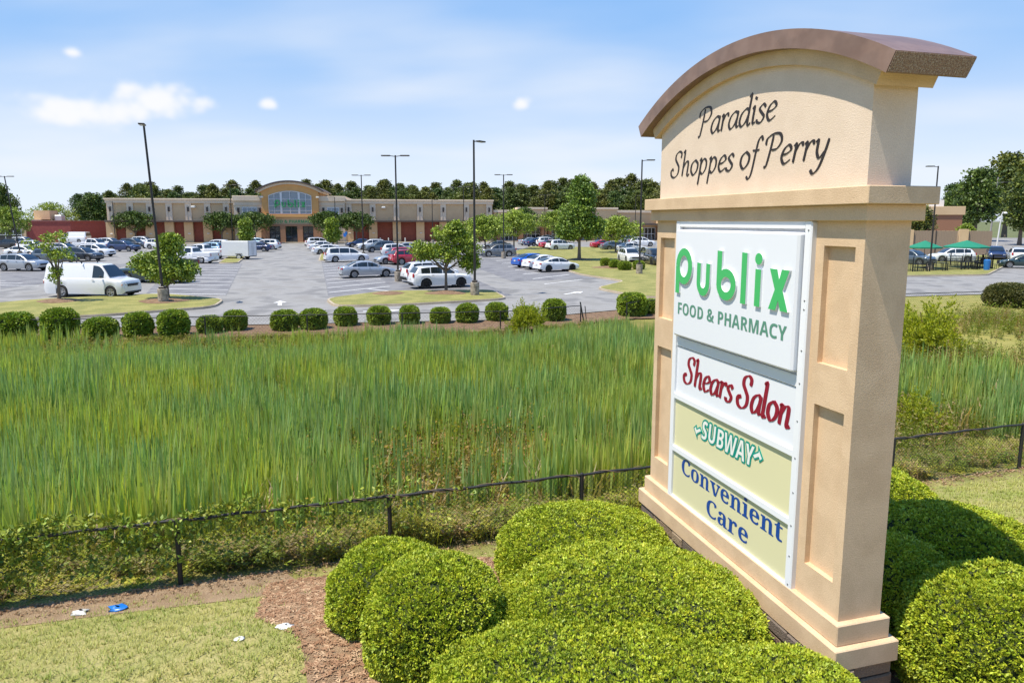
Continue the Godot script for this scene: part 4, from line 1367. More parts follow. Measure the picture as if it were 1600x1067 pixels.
func build_trees():
	rng.seed = 301
	M.bark = ground_mat([[0.25, Color(0.11, 0.085, 0.065)], [0.75, Color(0.24, 0.19, 0.15)]], 0.5, [], 1, 0.95, 1.2, 81, 0.06)
	var dk := Color(0.11, 0.18, 0.022)
	var lt := Color(0.36, 0.45, 0.045)
	var up := Vector3(0, 0.15, 0)
	# verge trees
	tree("verge_tree", "thin half bare young tree on the verge in front of the white van", PL(92, 474) + up, 1.5, 0.10, [[0.0, 1.6, 0, 0.35, 0.5, 0.35], [-0.9, 3.6, 0, 0.9, 0.45, 0.7], [0.55, 2.9, 0.1, 0.7, 0.5, 0.6], [0.2, 3.9, 0, 0.7, 0.35, 0.5], [-0.2, 3.0, 0, 0.5, 0.3, 0.5]], 95, 16, 0.24, 0.15, dk, lt, 14, Vector3(0.1, 0, 0))
	tree("verge_tree", "low spreading leafy tree beside the tall lamp post on the verge", PL(262, 470) + up, 0.9, 0.11, [[-1.1, 2.2, 0, 1.1, 0.75, 0.9], [0.3, 2.9, 0, 1.1, 1.1, 1.0], [1.1, 1.8, 0, 0.95, 0.7, 0.9], [0.0, 1.7, 0.3, 1.3, 0.7, 1.0], [0.4, 3.6, 0, 0.6, 0.5, 0.6]], 460, 20, 0.27, 0.17, dk, lt, 12)
	tree("verge_tree", "broad leafy tree on the verge in front of the white off-roader", PL(697, 459) + up, 1.6, 0.10, [[-1.5, 2.9, 0, 1.0, 0.7, 0.9], [0.2, 3.7, 0, 1.3, 1.0, 1.1], [1.5, 3.2, 0, 1.0, 0.9, 0.9], [-0.3, 2.7, 0.2, 1.4, 0.6, 1.0], [1.7, 2.0, 0, 0.75, 0.55, 0.6], [0.7, 4.4, 0, 0.7, 0.5, 0.7]], 520, 20, 0.27, 0.17, dk, lt, 14)
	# tall dense tree on the right verge
	tree("verge_tree", "tall dense dark green tree on the grass beside the parked white cars", PL(905, 408) + up, 2.3, 0.2, [[0, 3.8, 0, 2.5, 1.4, 2.4], [-0.4, 5.6, 0, 2.2, 1.5, 2.2], [0.3, 7.6, 0, 1.7, 1.5, 1.7], [0.1, 9.0, 0, 0.9, 0.9, 0.9], [-1.5, 3.4, 0.4, 1.4, 0.9, 1.4], [1.5, 4.2, 0.4, 1.3, 1.1, 1.3]], 1250, 20, 0.5, 0.25, Color(0.06, 0.13, 0.02), Color(0.24, 0.34, 0.035), 14)
	# rounded trees before the shops and along the lot
	var round_spec := [
		["light green rounded tree left of the grey SUV", 758, 399, 6.2, 5.6], ["light green rounded tree before the brick shops", 803, 390, 7.6, 6.4], ["light green spreading tree behind the gray sedan", 962, 396, 7.4, 5.4], ["dark rounded tree against the shop fascia", 820, 380, 5.0, 7.2], ["light green tree behind the tall dense tree", 866, 380, 6.0, 6.6],
		["light green street tree by the red brick restaurant", 18, 388, 6.0, 7.0], ["pale green tree behind the red brick restaurant", 85, 376, 9.5, 8.5], ["small conical sapling before the bin enclosure", 1508, 394, 2.2, 4.2]]
	for q in round_spec:
		var p := PL(q[1], q[2])
		var w: float = q[3]; var h: float = q[4]
		var pale := Color(0.36, 0.45, 0.05) if not String(q[0]).begins_with("dark") else Color(0.12, 0.2, 0.025)
		tree("parking_tree", q[0], p, h * 0.35, 0.12, [[0, h * 0.55, 0, w * 0.5, h * 0.22, w * 0.5], [-w * 0.2, h * 0.72, 0, w * 0.36, h * 0.2, w * 0.36], [w * 0.2, h * 0.68, 0, w * 0.36, h * 0.22, w * 0.36], [0, h * 0.85, 0, w * 0.26, h * 0.14, w * 0.26]], 420, 16, 0.42, 0.25, Color(pale.r * 0.4, pale.g * 0.48, pale.b * 0.5), pale, 10)
	# crape myrtles on the store front, one shape in three variants
	var myr := [[212, 371, 54], [347, 366, 46], [399, 371, 52], [513, 371, 50], [557, 372, 46], [520, 380, 30], [385, 384, 30]]
	for i in myr.size():
		var q: Array = myr[i]
		var p := PL(q[0], 380.5) if i < 5 else PL(q[0], 388)
		var w: float = q[2] * -p.z / 1083.0
		var fresh := i > 4
		var lab: String = ["spreading dark green tree shading the store's left wing", "dark green tree beside the store's left upper window", "dark green tree just left of the store entrance", "dark green tree just right of the store entrance", "dark green tree at the lamp post by the red store panels", "fresh light green sapling by the blue parking sign", "fresh light green shrubby tree near the store entrance"][i]
		tree("store_tree", lab, p, 2.2 if not fresh else 1.2, 0.16, [[0, 4.0, 0, w * 0.58, 1.7, w * 0.5], [-w * 0.25, 4.7, 0, w * 0.36, 1.2, w * 0.35], [w * 0.25, 4.6, 0, w * 0.36, 1.2, w * 0.35], [0, 5.4, 0, w * 0.3, 0.8, w * 0.3]] if not fresh else [[0, 2.4, 0, w * 0.36, 1.3, w * 0.36], [0, 4.0, 0, w * 0.25, 1.0, w * 0.25]], 420, 14, 0.5, 0.32, Color(0.04, 0.075, 0.012) if not fresh else dk, Color(0.115, 0.175, 0.02) if not fresh else lt, 10)
	# pines behind the store: five shapes, many places
	var pines := []
	for k in 5:
		var blobs := []
		var h := 17.0 + k * 0.8
		for j in 9:
			var f := j / 8.0
			var w := lerpf(4.2, 1.0, f * f) * rng.randf_range(0.6, 1.15)
			blobs.append([rng.randf_range(-0.8, 0.8) * (1.0 - f), h * lerpf(0.42, 0.97, f), rng.randf_range(-0.8, 0.8) * (1.0 - f), w, 1.0, w])
		var t := thing("pine_tree", "tall dark pine in the wood behind the store", "tree", Vector3.ZERO, 0.0, "pines behind the store")
		var mb := MB.new()
		mb.tube([Vector3(0, -0.3, 0), Vector3(0, h * 0.5, 0), Vector3(0, h * 0.95, 0)], [0.26, 0.2, 0.05], 7)
		part("trunk", mb.mesh(), M.bark, t)
		mb = MB.new()
		mb.colored = true
		add_crown(mb, blobs, 420, 12, 0.7, 0.42, Color(0.035 + 0.008 * k, 0.07, 0.018), Color(0.12 + 0.02 * k, 0.19 + 0.008 * k, 0.035))
		part("crown", mb.mesh(), M.leaf, t)
		pines.append(t)
	var count := 0
	for row in 4:
		var x := -128.0 + row * 2.0
		while x < 62.0:
			var z := -186.0 - row * 7.0 + x * 0.16 + rng.randf_range(-2.5, 2.5)
			var sc := rng.randf_range(0.56, 0.78) * (0.95 + row * 0.05)
			var o: Node3D = pines[count] if count < 5 else copy_of(pines[count % 5], Vector3.ZERO, 0)
			o.position = Vector3(x, LY(z) - 0.3, z)
			o.rotation.y = rng.randf() * TAU
			o.scale = Vector3(sc * rng.randf_range(1.3, 1.9), sc, sc * 1.5)
			count += 1
			x += rng.randf_range(2.3, 4.0)
	# broadleaf woods at the left edge, behind the shops and along the street
	var woods := []
	for k in 3:
		var t := tree("wood_tree", "big leafy tree in the wood beyond the shops", Vector3.ZERO, 4.0, 0.35, [[0, 7, 0, 4.2, 2.6, 4.0], [-2.0, 9.5, 0.5, 2.8, 2.4, 2.8], [2.2, 9.0, -0.5, 2.8, 2.4, 2.8], [0.3, 11.8, 0, 2.4, 1.9, 2.4], [0, 5.0, 1.0, 4.4, 1.6, 4.0]], 560, 16, 0.85, 0.5, Color(0.035, 0.07, 0.014), Color(0.15 + 0.03 * k, 0.22, 0.028), 12, Vector3.ZERO, "trees in the wood beyond the shops")
		woods.append(t)
	var far := [[-102, -168, 0.8], [-92, -172, 0.95], [-86, -160, 0.75], [-112, -150, 0.9], [30, -205, 1.1], [41, -210, 1.2], [52, -214, 1.15], [62, -222, 1.0], [71, -240, 0.9], [80, -246, 1.0], [20, -200, 1.1], [92, -250, 1.05], [104, -255, 1.15], [118, -258, 1.2], [132, -262, 1.2], [-128, -140, 0.8], [12, -204, 1.0]]
	for i in far.size():
		var q: Array = far[i]
		var o: Node3D = woods[i] if i < 3 else copy_of(woods[i % 3], Vector3.ZERO, 0)
		o.position = Vector3(q[0], LY(q[1]) - 0.2, q[1])
		o.rotation.y = i * 2.1
		o.scale = Vector3.ONE * q[2]
	# street trees on the right, nearer and larger
	for q in [["big dark street tree left of the utility pole", 1525, 352, 150.0, 1.15, 0], ["bright green street tree right of the white lamp post", 1597, 350, 128.0, 0.95, 1], ["dark tall tree crowning the street rise", 1572, 345, 190.0, 1.65, 2], ["wide dark tree behind the bin enclosure", 1490, 350, 175.0, 1.0, 0], ["dark green tree beyond the brick end wall", 1436, 372, 105.0, 0.55, 2]]:
		var p := PD(q[1], q[2], q[3])
		var o := copy_of(woods[q[5]], Vector3(p.x, LY(p.z) - 0.2, p.z), q[1], q[0], "trees along the street")
		o.scale = Vector3.ONE * q[4]
# ---------------------------------------------------------------- lamp posts and street furniture
func lamp_post(label: String, at: Vector3, high: float, arms: Array, tilt := 0.0, base := true, group := "lamp posts of the parking lot") -> Node3D:
	var t := thing("lamp_post", label, "lamp post", at, 0.0, group)
	var bronze := plain(0.035, 0.031, 0.028, 0.45, 0.3)
	var mb := MB.new()
	if base:
		mb.lathe([[0.0, 0.86], [0.27, 0.86], [0.30, 0.83], [0.30, -0.2]], 18)
		part("concrete_base", mb.mesh(), M.lamp_concrete, t)
		mb = MB.new()
		mb.box(Vector3(0, 0.93, 0), Vector3(0.36, 0.14, 0.36), 0.03)
		part("base_cover", mb.mesh(), bronze, t)
	mb = MB.new()
	var top := Vector3(tilt, high, 0)
	mb.tube([Vector3(0, 0.86 if base else -0.1, 0), top], [0.085, 0.062], 8)
	part("pole", mb.mesh(), bronze, t)
	for a in arms:
		var d := Vector3(cos(a), 0, sin(a))
		mb = MB.new()
		mb.tube([top + Vector3(0, -0.1, 0), top + d * 0.45 + Vector3(0, -0.04, 0)], [0.03], 6)
		part("arm", mb.mesh(), bronze, t)
		mb = MB.new()
		mb.box(Vector3.ZERO, Vector3(0.75, 0.09, 0.36), 0.03)
		var h := part("lamp_head", mb.mesh(), bronze, t, top + d * 0.78 + Vector3(0, -0.03, 0))
		h.rotation.y = -a
		mb = MB.new()
		mb.box(Vector3(0.05, -0.047, 0), Vector3(0.5, 0.012, 0.28))
		part("lens", mb.mesh(), plain(0.6, 0.6, 0.58, 0.2), h)
	return t
func build_lamps():
	M.lamp_concrete = ground_mat([[0.2, Color(0.30, 0.255, 0.20)], [0.8, Color(0.47, 0.41, 0.33)]], 0.8, [[0.35, Color(0.5, 0.48, 0.46)], [0.6, Color(1, 1, 1)]], 1.6, 0.95, 0.4, 61)
	var two := [0.0, PI]
	# label, foot pixel, height, arms, tilt
	var v := Vector3(0, 0.14, 0)
	lamp_post("tall lamp post leaning over the verge beside the white van", PL(255, 476) + v, 10.6, [1.2], -0.42)
	lamp_post("tall single headed lamp post on the verge by the broad leafy tree", PL(742, 464) + v, 10.2, [-1.0])
	lamp_post("twin headed lamp post between the silver sedan and the white cars", PL(622, 440), 10.3, two)
	lamp_post("twin headed lamp post among the far cars by the myrtle", PL(568, 406), 10.4, two)
	lamp_post("twin headed lamp post behind the grey SUV", PL(787, 404), 10.6, two)
	lamp_post("twin headed lamp post at the outer left rows", PL(31, 404), 10.4, two, -1.0)
	lamp_post("single armed lamp post on the verge by the off-roader", PL(999, 430) + v, 10.3, [0.0])
	lamp_post("single armed lamp post near the terrace with parasols", PL(1453, 424), 10.2, [PI])
	lamp_post("twin headed lamp post before the store's left wing", PL(364, 388), 10.6, two)
	lamp_post("twin headed lamp post before the store's right wing", PL(725, 383), 10.8, two)
	lamp_post("slim lamp post before the store's right red panels", PL(676, 382), 8.5, [0.0])
	lamp_post("slim lamp post by the store's right upper window", PL(525, 382), 9.0, [PI])
	lamp_post("slim curved lamp post at the store's left corner", PL(180, 382), 8.2, [PI])
	lamp_post("slim lamp post before the brick shops", PL(851, 380), 9.6, two)
	lamp_post("slim lamp post at the far end of the shops", PL(992, 379), 9.6, [0.0])
	# white street lamp and wooden utility pole by the street
	var p := PL(1556, 398)
	var t := thing("street_lamp", "white street lamp with drooping round head beside the street", "street lamp", p)
	var white := plain(0.72, 0.71, 0.68, 0.5)
	var mb := MB.new()
	mb.tube([Vector3(0, -0.2, 0), Vector3(0.35, 5.6, 0)], [0.12, 0.07], 8)
	part("pole", mb.mesh(), white, t)
	mb = MB.new()
	mb.tube([Vector3(0.35, 5.55, 0), Vector3(0.5, 5.95, 0), Vector3(0.75, 5.95, 0)], [0.05, 0.045, 0.04], 6)
	part("arm", mb.mesh(), white, t)
	mb = MB.new()
	mb.lathe([[0.0, 0.16], [0.18, 0.1], [0.26, -0.04], [0.22, -0.12], [0.0, -0.14]], 12, Transform3D(Basis(), Vector3(0.85, 5.85, 0)))
	part("lamp_head", mb.mesh(), white, t)
	p = PD(1549, 352, 165.0)
	p.y = LY(p.z)
	t = thing("utility_pole", "grey wooden utility pole with crossarm and wires behind the street trees", "utility pole", p)
	var wood := plain(0.30, 0.28, 0.26, 0.9)
	mb = MB.new()
	mb.tube([Vector3(0, -0.2, 0), Vector3(0.7, 14.5, 0)], [0.2, 0.13], 8)
	part("pole", mb.mesh(), wood, t)
	mb = MB.new()
	mb.box(Vector3(0.66, 13.3, 0), Vector3(2.6, 0.14, 0.14))
	part("crossarm", mb.mesh(), wood, t)
	for k in 3:
		mb = MB.new()
		var path := []
		for i in 13:
			var f := i / 12.0
			path.append(Vector3(0.66 + (k - 1) * 1.1 + f * 46.0, 13.45 - 3.0 * f * (1.0 - f) - f * 0.8, f * 16.0))
		mb.tube(path, [0.02], 4, false)
		part("wire", mb.mesh(), plain(0.05, 0.05, 0.05, 0.7), t)
	# blue parking signs before the store
	for q in [["small blue parking sign beside the fresh sapling", 539, 383], ["small blue parking sign further along the store front", 541, 379]]:
		var s := thing("parking_sign", q[0], "sign", PL(q[1], q[2]))
		mb = MB.new(); mb.tube([Vector3(0, -0.1, 0), Vector3(0, 2.2, 0)], [0.035], 6)
		part("post", mb.mesh(), plain(0.4, 0.4, 0.4, 0.5), s)
		mb = MB.new(); mb.box(Vector3(0, 1.9, 0.05), Vector3(0.5, 0.7, 0.02), 0.006)
		part("plate", mb.mesh(), plain(0.02, 0.17, 0.55, 0.4), s)
	# bollards before the red panels
	for i in 4:
		var b := thing("bollard", "slim pale bollard standing before the red store panels", "bollard", PL(594 + i * 13, 380.5), 0.0, "bollards before the store")
		mb = MB.new()
		mb.lathe([[0.0, 1.15], [0.07, 1.13], [0.11, 1.05], [0.11, -0.05]], 10)
		part("post", mb.mesh(), plain(0.68, 0.66, 0.58, 0.6), b)
# ---------------------------------------------------------------- buildings
var store_c := Vector3.ZERO
const STORE_TURN := 9.0
func on_store(px: float, py: float) -> Vector2:
	var a := deg_to_rad(STORE_TURN)
	var n := Vector3(sin(a), 0, cos(a))
	var r := Vector3(cos(a), 0, -sin(a))
	var d := ray(px, py)
	var o := Vector3(0, EYE, 0)
	var t := (store_c - o).dot(n) / d.dot(n)
	var q := o + d * t - store_c
	return Vector2(q.dot(r), q.y)
func bx(called: String, parent: Node, m: Material, x0: float, x1: float, y0: float, y1: float, z0: float, z1: float, b := 0.0) -> MeshInstance3D:
	var mb := MB.new()
	mb.box(Vector3((x0 + x1) / 2, (y0 + y1) / 2, (z0 + z1) / 2), Vector3(x1 - x0, y1 - y0, z1 - z0), b)
	return part(called, mb.mesh(), m, parent)
# framed window: frame ring, mullions and panes as pieces
func window(parent: Node, x0: float, x1: float, y0: float, y1: float, z: float, cols: int, rows: int, frame: Material, glass: Material, fw := 0.1):
	var w := part("window", MB.new().mesh(), null, parent)
	var mb := MB.new()
	for k in cols + 1:
		var x := lerpf(x0, x1, float(k) / cols)
		mb.box(Vector3(x, (y0 + y1) / 2, z + 0.05), Vector3(fw, y1 - y0 + fw, 0.1))
	for k in rows + 1:
		var y := lerpf(y0, y1, float(k) / rows)
		mb.box(Vector3((x0 + x1) / 2, y, z + 0.045), Vector3(x1 - x0 - fw, fw, 0.088))
	w.mesh = mb.mesh()
	w.material_override = frame
	for i in cols:
		for j in rows:
			bx("pane", w, glass, lerpf(x0, x1, float(i) / cols) + fw / 2, lerpf(x0, x1, float(i + 1) / cols) - fw / 2, lerpf(y0, y1, float(j) / rows) + fw / 2, lerpf(y0, y1, float(j + 1) / rows) - fw / 2, z, z + 0.03)
func glass_mat(r: float, g: float, b: float) -> StandardMaterial3D:
	var m := plain(r, g, b, 0.06)
	m.metallic_specular = 0.8
	return m

func build_store():
	store_c = PL(453, 379)
	var t := thing("grocery_store", "long tan grocery store with arched glass entrance and red panels", "store", store_c, deg_to_rad(STORE_TURN))
	var tan := ground_mat([[0.2, Color(0.62, 0.435, 0.245)], [0.8, Color(0.68, 0.485, 0.285)]], 1.6, [[0.3, Color(0.94, 0.93, 0.92)], [0.7, Color(1, 1, 1)]], 14.0, 0.9, 0.0, 111)
	var pale := ground_mat([[0.2, Color(0.74, 0.59, 0.43)], [0.8, Color(0.79, 0.645, 0.485)]], 1.6, [[0.3, Color(0.94, 0.93, 0.92)], [0.7, Color(1, 1, 1)]], 14.0, 0.9, 0.0, 113)
	var orange := ground_mat([[0.2, Color(0.66, 0.355, 0.125)], [0.8, Color(0.72, 0.40, 0.15)]], 1.6, [[0.3, Color(0.94, 0.93, 0.92)], [0.7, Color(1, 1, 1)]], 9.0, 0.9, 0.0, 115)
	var red := ground_mat([[0.2, Color(0.22, 0.055, 0.032)], [0.8, Color(0.285, 0.075, 0.045)]], 1.0, [[0.3, Color(0.85, 0.84, 0.82)], [0.7, Color(1, 1, 1)]], 6.0, 0.8, 0.0, 117)
	var brick := ground_mat([[0.2, Color(0.26, 0.13, 0.075)], [0.5, Color(0.40, 0.21, 0.115)], [0.8, Color(0.48, 0.285, 0.17)]], 0.8, [], 1, 0.9, 0.4, 119, 0.09)
	M.brick = brick
	M.tan = tan
	M.pale = pale
	var dark := plain(0.035, 0.028, 0.025, 0.6)
	var brown := plain(0.10, 0.07, 0.055, 0.6)
	var frame := plain(0.66, 0.67, 0.68, 0.4)
	var glass := glass_mat(0.16, 0.22, 0.27)
	var dglass := glass_mat(0.02, 0.024, 0.03)
	M.dglass = dglass
	M.frame = frame
	var x0 := on_store(165, 345).x
	var x1 := on_store(770, 345).x
	var bays := [on_store(366, 345).x, on_store(539, 345).x]
	# wings
	for w in [[x0, bays[0]], [bays[1], x1]]:
		bx("wall", t, tan, w[0], w[1], -0.5, 8.0, -45.0, -0.6)
		bx("parapet", t, pale, w[0] - 0.1, w[1] + (0.1 if w[1] == x1 else 0.0), 7.95, 8.55, -45.1, -0.25)
		bx("coping", t, pale, w[0] - 0.25, w[1] + (0.25 if w[1] == x1 else 0.0), 8.55, 8.85, -45.2, -0.05, 0.04)
		bx("canopy", t, brown, w[0] + 0.2, w[1] - 0.2, 4.2, 4.55, -0.6, 1.4, 0.03)
		var n := 7
		for i in n:
			var x := lerpf(w[0] + 0.75, w[1] - (0.75 if w[1] == x1 else 1.6), float(i) / (n - 1))
			if w[0] == x0: x = lerpf(w[0] + 0.75, w[1] - 1.6, float(i) / (n - 1))
			var p := bx("pilaster", t, pale, x - 0.6, x + 0.6, 4.55, 7.95, -0.6, -0.38)
			bx("sconce", p, dark, x - 0.16, x + 0.16, 6.3, 7.25, -0.38, -0.12, 0.05)
			bx("downpipe", p, plain(0.4, 0.36, 0.3, 0.6), x - 0.2, x - 0.13, 4.56, 6.3, -0.38, -0.32)
			bx("pier", t, tan, x - 0.85, x + 0.85, -0.3, 4.2, -0.6, 0.1)
			if i < n - 1:
				var xn := lerpf(w[0] + 0.75, w[1] - (0.75 if w[1] == x1 and w[0] != x0 else 1.6), float(i + 1) / (n - 1))
				bx("red_panel", t, red, x + 0.86, xn - 0.86, -0.3, 4.19, -0.6, -0.45)
			var fl := part("wall_light", MB.new().mesh(), frame, p)
			var mb := MB.new()
			mb.box(Vector3(x + 0.1, 1.9, 0.16), Vector3(0.5, 0.16, 0.12), 0.03)
			fl.mesh = mb.mesh()
	for px in [301, 599]:
		var q := on_store(px, 324)
		var mb := MB.new()
		mb.box(Vector3(q.x, 7.2, -0.2), Vector3(0.75, 0.4, 0.8), 0.08)
		part("floodlight", mb.mesh(), plain(0.75, 0.72, 0.66, 0.5), t)
	# flanks of the entrance
	for s in [0, 1]:
		var a: float = bays[0] if s == 0 else 6.0
		var b: float = -5.0 if s == 0 else bays[1]
		bx("flank_wall", t, pale, a, b, -0.5, 8.4, -20.0, 0.2)
		bx("flank_band", t, pale, a - 0.05, b + 0.05, 7.55, 7.75, -20.0, 0.32)
		bx("flank_cornice", t, pale, a - 0.15, b + 0.15, 8.4, 9.45, -20.2, 0.5, 0.05)
		window(t, a + 1.7, b - 1.2, 4.6, 7.1, 0.2, 3, 2, frame, glass, 0.12)
		for x in [a + 0.9, b - 0.6]: bx("sconce", t, dark, x - 0.2, x + 0.2, 6.1, 7.1, 0.2, 0.5, 0.05)
	# arched entrance block
	var R := 11.5
	var top := 11.75
	var cx := 0.5
	var poly := PackedVector2Array([Vector2(-5.05, -0.5), Vector2(6.05, -0.5)])
	for i in 25:
		var x := lerpf(5.55, -5.55, i / 24.0)
		poly.append(Vector2(cx + x, top - R + sqrt(R * R - x * x)))
	var mb := MB.new()
	mb.prism(poly, -14.0, 1.0)
	part("entrance_block", mb.mesh(), orange, t)
	for lay in [["arch_fascia", 0.0, 0.45, 6.0, 1.35, pale], ["arch_roof", 0.45, 0.75, 6.35, 1.75, brown]]:
		mb = MB.new()
		var am := asin(lay[3] / R)
		var pts := PackedVector2Array()
		for i in 25:
			var a := lerpf(-am, am, i / 24.0)
			pts.append(Vector2(cx + sin(a) * (R + lay[2]), top - R + cos(a) * (R + lay[2])))
		for i in 25:
			var a := lerpf(am, -am, i / 24.0)
			pts.append(Vector2(cx + sin(a) * (R + lay[1]), top - R + cos(a) * (R + lay[1])))
		mb.prism(pts, -14.3, lay[4])
		part(lay[0], mb.mesh(), lay[5], t)
	# big arched window: panes in a bent grid
	var wx0 := -3.65; var wx1 := 4.65; var wy0 := 5.85
	var wtop := func(x: float) -> float: return 10.35 - 0.042 * (x - cx) * (x - cx) * 1.25
	var win := part("arched_window", MB.new().mesh(), frame, t)
	mb = MB.new()
	var xs := [wx0, -2.55, -1.25, 0.5, 2.25, 3.55, wx1]
	var wide := [0.1, 0.1, 0.4, 0.1, 0.4, 0.1, 0.1]
	for i in 7:
		var h: float = wtop.call(xs[i])
		mb.box(Vector3(xs[i], (wy0 + h) / 2, 1.1), Vector3(wide[i], h - wy0, 0.2))
	var ys := [5.85, 6.5, 7.5, 8.75]
	for y in ys: mb.box(Vector3(cx, y, 1.08), Vector3(wx1 - wx0, 0.1, 0.16))
	for i in 24:
		var xa := lerpf(wx0, wx1, i / 24.0); var xb := lerpf(wx0, wx1, (i + 1) / 24.0)
		var ya: float = wtop.call(xa); var yb: float = wtop.call(xb)
		mb.prism(PackedVector2Array([Vector2(xa, ya - 0.07), Vector2(xb, yb - 0.07), Vector2(xb, yb + 0.07), Vector2(xa, ya + 0.07)]), 1.0, 1.2)
	win.mesh = mb.mesh()
	for i in 6:
		for j in 4:
			var ya: float = ys[j]
			var l: float = xs[i] + wide[i] / 2; var r: float = xs[i + 1] - wide[i + 1] / 2
			var pp := PackedVector2Array([Vector2(l, ya + 0.05), Vector2(r, ya + 0.05)])
			if j < 3: pp.append_array(PackedVector2Array([Vector2(r, ys[j + 1] - 0.05), Vector2(l, ys[j + 1] - 0.05)]))
			else: pp.append_array(PackedVector2Array([Vector2(r, wtop.call(r) - 0.07), Vector2(l, wtop.call(l) - 0.07)]))
			mb = MB.new()
			mb.prism(pp, 1.0, 1.03)
			part("pane", mb.mesh(), glass, win)
	# shop name in front of the glass: same letters as on the roadside sign
	var green := plain(0.03, 0.30, 0.10, 0.4)
	for polys in shop_letters():
		mb = MB.new()
		for p in polys: mb.prism(p, 0.0, 0.1, Transform3D(Basis().scaled(Vector3(2.95, 2.95, 1.5)), Vector3(0.5, -3.38 * 2.95 + 7.15, 1.3)))
		part("letter", mb.mesh(), green, t)
	bx("ledge", t, orange, -5.0, 6.0, 5.15, 5.6, 1.0, 1.75, 0.04)
	bx("sign_band", t, tan, -5.2, 6.2, 3.75, 5.15, 1.0, 1.25)
	part("lettering", fit_text("FOOD & PHARMACY", true, -3.4, 4.9, 4.0, 0.62, 1.25, 0.05), green, t)
	# stone piers, doors
	bx("stone_front", t, brick, -5.3, 6.3, 3.35, 3.75, 1.0, 1.5)
	for q in [[-5.3, -3.75], [-1.6, -0.6], [1.75, 2.8], [4.9, 6.3]]: bx("stone_pier", t, brick, q[0], q[1], -0.3, 3.35, 1.0, 1.5)
	window(t, -3.7, -1.65, 0.3, 3.3, 1.02, 2, 2, dark, dglass, 0.12)
	window(t, 2.85, 4.85, 0.3, 3.3, 1.02, 2, 2, dark, dglass, 0.12)
	var door := bx("entrance_door", t, dglass, -0.58, 1.73, -0.2, 3.33, 1.0, 1.06)
	bx("door_frame", door, dark, 0.52, 0.62, -0.2, 3.33, 1.06, 1.12)
	for x in [-4.95, 5.95]: bx("wall_lamp", t, plain(0.78, 0.72, 0.6, 0.5), x - 0.3, x + 0.3, 9.0, 9.35, 1.0, 1.6, 0.06)
	bx("front_walk", t, M.concrete, x0, x1 + 40.0, -0.4, 0.12, -0.6, 3.6)
	# shops row on the right
	var shops := thing("shop_row", "low tan and brick row of shops attached to the store", "shops", store_c, deg_to_rad(STORE_TURN))
	var xe := x1 + 48.0
	bx("wall", shops, tan, x1 + 0.3, xe, -0.5, 6.2, -26.0, -1.2)
	bx("parapet", shops, pale, x1 + 0.3, xe + 0.1, 6.2, 6.75, -26.1, -0.9, 0.03)
	bx("canopy", shops, brown, x1 + 0.3, xe, 3.5, 3.85, -1.2, 1.0)
	var k := 0
	var sx := x1 + 1.0
	while sx < xe - 4.5:
		if k % 3 == 1:
			bx("entry_tower", shops, tan, sx, sx + 6.2, 3.2, 6.9, -3.0, 0.4)
			bx("tower_cornice", shops, pale, sx - 0.2, sx + 6.4, 6.9, 7.3, -3.2, 0.6, 0.03)
			for q in [[0.0, 1.1], [5.1, 6.2]]: bx("brick_pier", shops, brick, sx + q[0], sx + q[1], -0.3, 3.2, -1.2, 0.4)
			bx("awning", shops, plain(0.30, 0.16, 0.10, 0.8), sx + 0.2, sx + 6.0, 3.0, 3.35, 0.4, 1.2)
			window(shops, sx + 1.2, sx + 5.0, 0.2, 2.9, -1.1, 4, 2, frame, dglass, 0.1)
			sx += 6.8
		else:
			bx("brick_pier", shops, brick, sx, sx + 0.7, -0.3, 3.5, -1.2, -0.6)
			window(shops, sx + 0.9, sx + 4.3, 0.2, 2.9, -1.1, 4, 2, frame, dglass, 0.1)
			sx += 4.5
		k += 1
	# red brick restaurant on the left
	var p := PL(70, 379)
	var rest := thing("restaurant", "low red brick restaurant with tan storefront left of the store", "restaurant", p, deg_to_rad(5))
	var redbrick := ground_mat([[0.2, Color(0.26, 0.055, 0.045)], [0.8, Color(0.37, 0.10, 0.08)]], 0.7, [[0.3, Color(0.88, 0.86, 0.84)], [0.7, Color(1, 1, 1)]], 5.0, 0.9, 0.3, 131, 0.09)
	bx("wall", rest, redbrick, -3.4, 5.2, -0.5, 4.3, -16.0, 0.0)
	bx("coping", rest, plain(0.30, 0.12, 0.10, 0.7), -3.4, 5.35, 4.3, 4.5, -16.1, 0.12)
	bx("front_wall", rest, tan, -16.0, -3.4, -0.5, 4.2, -16.0, 0.4)
	bx("front_parapet", rest, pale, -16.2, -3.2, 4.2, 4.7, -16.2, 0.6, 0.03)
	bx("raised_parapet", rest, tan, -4.6, -1.4, 4.7, 6.6, -8.0, -5.0)
	bx("vent_unit", rest, plain(0.55, 0.55, 0.55, 0.4, 0.5), -0.8, 0.6, 4.5, 5.6, -7.0, -5.6, 0.05)
	window(rest, -15.0, -4.2, 0.3, 2.9, 0.42, 7, 2, frame, M.dglass, 0.1)
	# brick end building and bin enclosure on the right
	p = PL(1470, 388)
	var eb := thing("brick_building", "brown brick building with tan parapet behind the bin enclosure", "building", p, deg_to_rad(-10))
	bx("wall", eb, ground_mat([[0.2, Color(0.27, 0.125, 0.07)], [0.8, Color(0.38, 0.19, 0.11)]], 0.7, [], 1, 0.9, 0.3, 135, 0.09), -12.0, 3.0, -0.5, 5.6, -12.0, 0.0)
	bx("parapet", eb, tan, -12.2, 3.3, 5.6, 7.0, -12.2, 0.2, 0.03)
	bx("roof_unit", eb, plain(0.7, 0.7, 0.7, 0.5), -4.5, 1.6, 7.0, 8.2, -8.0, -4.0)
	p = PL(1482, 398)
	var enc := thing("bin_enclosure", "tan walled bin enclosure with tall brown board gates", "enclosure", p, deg_to_rad(-14))
